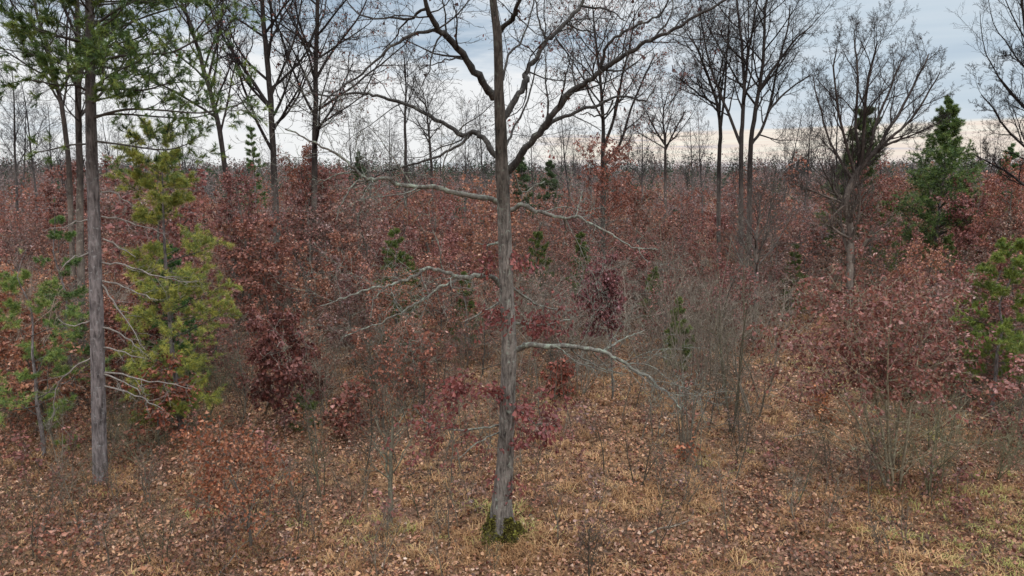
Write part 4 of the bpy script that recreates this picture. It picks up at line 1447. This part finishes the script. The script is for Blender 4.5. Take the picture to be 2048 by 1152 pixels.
def seedling(seed):
    R, rs = random.Random(seed), np.random.RandomState(seed)
    S = dict(n=[7, 5, 3], g=[.10, .16, .2], up=[.02, .05, 0], tip=[.3, .4, .6], k=[9, 4], a=[52, 45], ratio=[.5, .45], fall=[.4, .3], rr=[.5, .6], t=[(.25, 1), (.2, 1)], rmin=.0035)
    out = []
    grow(R, out, (0, 0, -.05), (R.gauss(0, .1), R.gauss(0, .1), 1), 1.0, .011, 0, S)
    root = empty('oak_seedling', (0, 0, 0))
    tag(root, 'oak seedling', 'seedling')
    g = Geo()
    tubes(g, [(a, b) for a, b, l in out], 3)
    g.build('stem', M['twig_bark'], root, smooth=True)
    g = Geo()
    twig_leaves(g, rs, [(a, b) for a, b, l in out if l >= 1], 11, .10, .8, spread=.03, wide=.32)
    g.build('leaf_crown', M['leaf'], root)
    return root


def place_seedlings():
    ps = [Proto(seedling(480 + i)) for i in range(6)]
    n, tries = 0, 0
    while n < 210 and tries < 20000:
        tries += 1
        y = 14.8 + 20 * rng.random()
        x = rng.uniform(-.79, .79) * y
        px = px_of(x, y)
        d = .9 if px < 620 else (.55 if px < 1300 else (.35 if px < 1720 else .8))
        if y < 17.5: d *= .55
        if rng.random() > d or not free(x, y, .5) or (abs(px - 1005) < 45 and y < 17): continue
        placed.append((x, y))
        n += 1
        cn = rng.choice(['orange-brown', 'russet', 'russet', 'maroon', 'pinkish brown'])
        c = COL[cn]
        h = rng.uniform(.45, 1.35)
        band = 'in the open foreground' if y < 20 else 'among the shrubs'
        ps[n % 6].put((x, y, float(gh(x, y))), rng.uniform(0, 6.28), (h * rng.uniform(.9, 1.5), h * rng.uniform(.9, 1.5), h), f'low {cn} oak seedling {band}, {zone(px)}', f'{cn} oak seedlings {band}, {zone(px)}', {'leaf_crown': c})


place_seedlings()


def place_saplings():
    """thin leafless saplings standing about the clearing"""
    ps = [Proto(bare_shrub('bare_sapling', 490 + i, 2.2, 1 + (i % 3 == 2), .25, dict(k=[9 + i, 4, 2], rmin=.0036, t=[(.2, 1), (.25, 1), (.3, 1)]), .0085)) for i in range(6)]
    n, tries = 0, 0
    while n < 170 and tries < 20000:
        tries += 1
        y = 15.2 + 15 * rng.random()
        x = rng.uniform(-.79, .79) * y
        px = px_of(x, y)
        d = .9 if px < 980 else (.6 if px < 1500 else (.25 if px < 1720 else .5))
        if y < 17.5: d *= .5
        if rng.random() > d or not free(x, y, .45) or (abs(px - 1005) < 40 and y < 17): continue
        placed.append((x, y))
        n += 1
        h = rng.uniform(.9, 2.3) * (1.0 if y < 19 else 1.4)
        j = rng.uniform(.6, 1.5)
        hue = 'dark' if j < .9 else ('grey' if j < 1.2 else 'pale grey')
        band = 'in the open foreground' if y < 20 else 'among the shrubs'
        col = (j, j * .96, j * .85, 1)
        ps[n % 6].put((x, y, float(gh(x, y))), rng.uniform(0, 6.28), (h / 2.2 * rng.uniform(.8, 1.3), h / 2.2 * rng.uniform(.8, 1.3), h / 2.2), f'{hue} thin leafless sapling {band}, {zone(px)}', f'{hue} thin saplings {band}, {zone(px)}', {'stem': col, 'twig_crown': col})
    for p_ in ps:
        for o_ in bpy.data.objects:
            if o_.get('category') == 'shrub' and o_.name.startswith('bare_sapling'): o_['category'] = 'sapling'


place_saplings()


def place_shrubs():
    n, tries = 0, 0
    while n < 270 and tries < 40000:
        tries += 1
        y = 17.5 + 31 * rng.random() ** .9
        x = rng.uniform(-.79, .79) * y
        px = px_of(x, y)
        if px < -40 or px > 2090: continue
        ts = thicket_start(px)
        d = .16
        if px < 480: d = 1.0
        elif px < 760: d = .8 if y > 18 else .5
        elif px < 1030: d = .8 if y > 20 else .5
        elif px < 1520: d = .95 if y > 22.5 else .34
        elif px < 1720: d = .45 if y > 25 else .12
        else: d = 1.0 if y > 19 else .45
        if y > ts + 8: d *= .7
        if rng.random() > d: continue
        if 1570 < px < 1735 and 27 < y < 41: continue
        if not free(x, y, .8): continue
        placed.append((x, y))
        n += 1
        h = rng.uniform(1.0, 2.6) * (1.0 if y < 24 else 1.5)
        if y < 21: h *= .62
        if 1030 < px < 1580 and y > 24: h *= 1.3
        left = px < 480
        base = (1.0, 1.04, .76) if (left or px > 1720) and y < 30 else ((1.4, 1.3, 1.16) if y < 30 else (1.8, 1.65, 1.55))
        j = rng.uniform(.7, 1.25)
        col = (base[0] * j, base[1] * j, base[2] * j, 1)
        hue = 'olive' if base[0] < .9 else ('dull grey' if j < 1 else 'pale grey')
        band = 'in front of the thicket' if y < ts else 'inside the thicket'
        w = h / 3 * rng.uniform(.9, 1.4)
        rng.choice(sprotos).put((x, y, float(gh(x, y))), rng.uniform(0, 6.28), (w, w, h / 3), f'{hue} leafless twiggy shrub {band}, {zone(px)}', f'{hue} shrubs {band}, {zone(px)}', {'stem': col, 'twig_crown': col})


place_shrubs()


# ------------------------------------------------------------------ undergrowth and the far forest
def build_undergrowth():
    """brambles, fallen sticks and dead stalks too many to count"""
    rs = np.random.RandomState(88)
    n = 26000
    x, y = wedge(rs, n, 14, 46, 1.0)
    px = px_of(x, y)
    dens = vnoise(x, y, 21, 3.0) * .9
    dens = dens + np.where(px < 520, .35, 0) + np.where((px > 1720) & (y > 19), .35, 0) + np.where(y > 26, .25, 0)
    keep = rs.rand(n) < np.clip(dens - .30, .06, 1)
    x, y = x[keep], y[keep]
    m = len(x)
    z = gh(x, y)
    a = rs.rand(m) * 6.283
    L = rs.uniform(.25, 1.0, m)
    el = rs.uniform(.15, 1.45, m)
    d = np.stack([np.cos(a) * np.cos(el), np.sin(a) * np.cos(el), np.sin(el)], -1)
    p0 = np.stack([x, y, z], -1)
    p1 = p0 + d * (L * .5)[:, None] + rs.normal(0, .04, (m, 3))
    p2 = p0 + d * L[:, None] + rs.normal(0, .10, (m, 3))
    p2[:, 2] = np.maximum(p2[:, 2], z + .02)
    r = rs.uniform(.003, .007, m)
    g = Geo()
    polys = [([p0[i], p1[i], p2[i]], [r[i], r[i] * .8, r[i] * .5]) for i in range(m)]
    tubes(g, polys, 3)
    # side twig on each
    q1 = p1 + nrm(d + rs.normal(0, .7, (m, 3))) * (L * .45)[:, None]
    q2 = p1 * .4 + p2 * .6 + nrm(d + rs.normal(0, .7, (m, 3))) * (L * .35)[:, None]
    tubes(g, [([p1[i], q1[i]], [r[i] * .7, r[i] * .4]) for i in range(m)] + [([p1[i] * .4 + p2[i] * .6, q2[i]], [r[i] * .6, r[i] * .4]) for i in range(m)], 3)
    # withered leaves caught on the sticks
    kk = rs.randint(0, m, 42000)
    t = rs.uniform(.3, 1.05, len(kk))[:, None]
    Pn = p0[kk] * (1 - t) + p2[kk] * t + rs.normal(0, .07, (len(kk), 3))
    D = nrm(rs.normal(0, .7, (len(kk), 3)) + np.array([0, 0, -.5]))
    leaf_geo(g, Pn, D, nrm(rs.normal(0, 1, (len(kk), 3)) + np.array([0, 0, .6])), rs.uniform(.06, .12, len(kk)), np.clip(rs.beta(1.6, 1.8, len(kk)), 0, 1), mat=1, simple=True, wide=.34)
    o = g.build('undergrowth', [M['twig_bark'], M['leaf']])
    o.color = (.95, .86, .70, 1)
    tag(o, kind='stuff')


build_undergrowth()


def far_crown(rs, g, cx, cy, h, w, n, s, t0, t1, conifer=False, twig=True):
    u = rs.rand(n)
    if conifer:
        zz = h * (.1 + .9 * u ** 1.3)
        rad = w * (1 - u ** 1.3) * np.sqrt(rs.rand(n)) + .1
    else:
        zz = h * (.25 + .75 * u)
        rad = w * np.sqrt(np.maximum(0, 1 - (2 * u - .9) ** 2 * .9)) * np.sqrt(rs.rand(n))
    a = rs.rand(n) * 6.283
    Pn = np.stack([cx + np.cos(a) * rad, cy + np.sin(a) * rad, zz], -1)
    D = rs.normal(0, 1, (n, 3)) + np.array([0, 0, -.3])
    N = rs.normal(0, 1, (n, 3)) + np.array([0, 0, .6])
    tone = np.clip(rs.uniform(t0, t1, n), 0, 1)
    leaf_geo(g, Pn, D, nrm(N), s * rs.uniform(.6, 1.3, n), tone, simple=True, wide=.3)


def build_far():
    rs = np.random.RandomState(99)
    g = Geo()
    sticks = []
    # thicket continuing behind the counted young oaks
    n = 0
    while n < 1500:
        y = 60 + 110 * rs.rand() ** 1.2
        x = rs.uniform(-.80, .80) * y
        n += 1
        h = rs.uniform(3.0, 6.0) + (rs.rand() < .15) * 2
        q = rs.rand()
        t = (0, .28) if q < .42 else ((.2, .45) if q < .62 else ((.45, .7) if q < .94 else (.88, 1.0)))
        far_crown(rs, g, x, y, h, h * .30, 170 if y < 100 else 90, .26 if y < 100 else .40, *t, conifer=t[0] > .8)
        for _ in range(4):
            a, e = rs.rand() * 6.28, rs.uniform(.3, 1)
            sticks.append(([(x, y, 0), (x + cos(a) * h * .12, y + sin(a) * h * .12, h * .55), (x + cos(a) * h * .25 * e, y + sin(a) * h * .25 * e, h * 1.02)], [.03, .02, .008]))
    # closed forest out to the horizon
    for i in range(5600):
        y = 165 + 540 * rs.rand() ** 1.0
        x = rs.uniform(-.82, .82) * y
        h = rs.uniform(5, 9.5) if y < 300 else rs.uniform(6, 12) + 8.0 * float(vnoise(np.array([x]), np.array([y]), 31, 70.0)[0]) + (rs.rand() < .12) * rs.uniform(1, 4)
        q = rs.rand()
        ridge = 620 < px_of(x, y) < 1060
        conif = q > ((.30 if ridge else .58) if y > 300 else .70)
        t = (.84, .95) if conif else ((.05, .3) if q < .10 and y < 300 else ((.42, .58) if q < (.40 if y < 300 else .15) else (.66, .82)))
        far_crown(rs, g, x, y, h, h * (.22 if conif else .36), 78 if y > 300 else 120, .80 if y > 300 else .46, *t, conifer=conif)
        if not conif and rs.rand() < .4: sticks.append(([(x, y, 0), (x, y, h * .5), (x + rs.normal(0, .3), y, h * rs.uniform(1.0, 1.12))], [.12, .10, .03]))
    tubes(g, sticks, 3, tone=.74)
    o = g.build('far_forest', M['far_leaf'])
    tag(o, kind='stuff')


build_far()
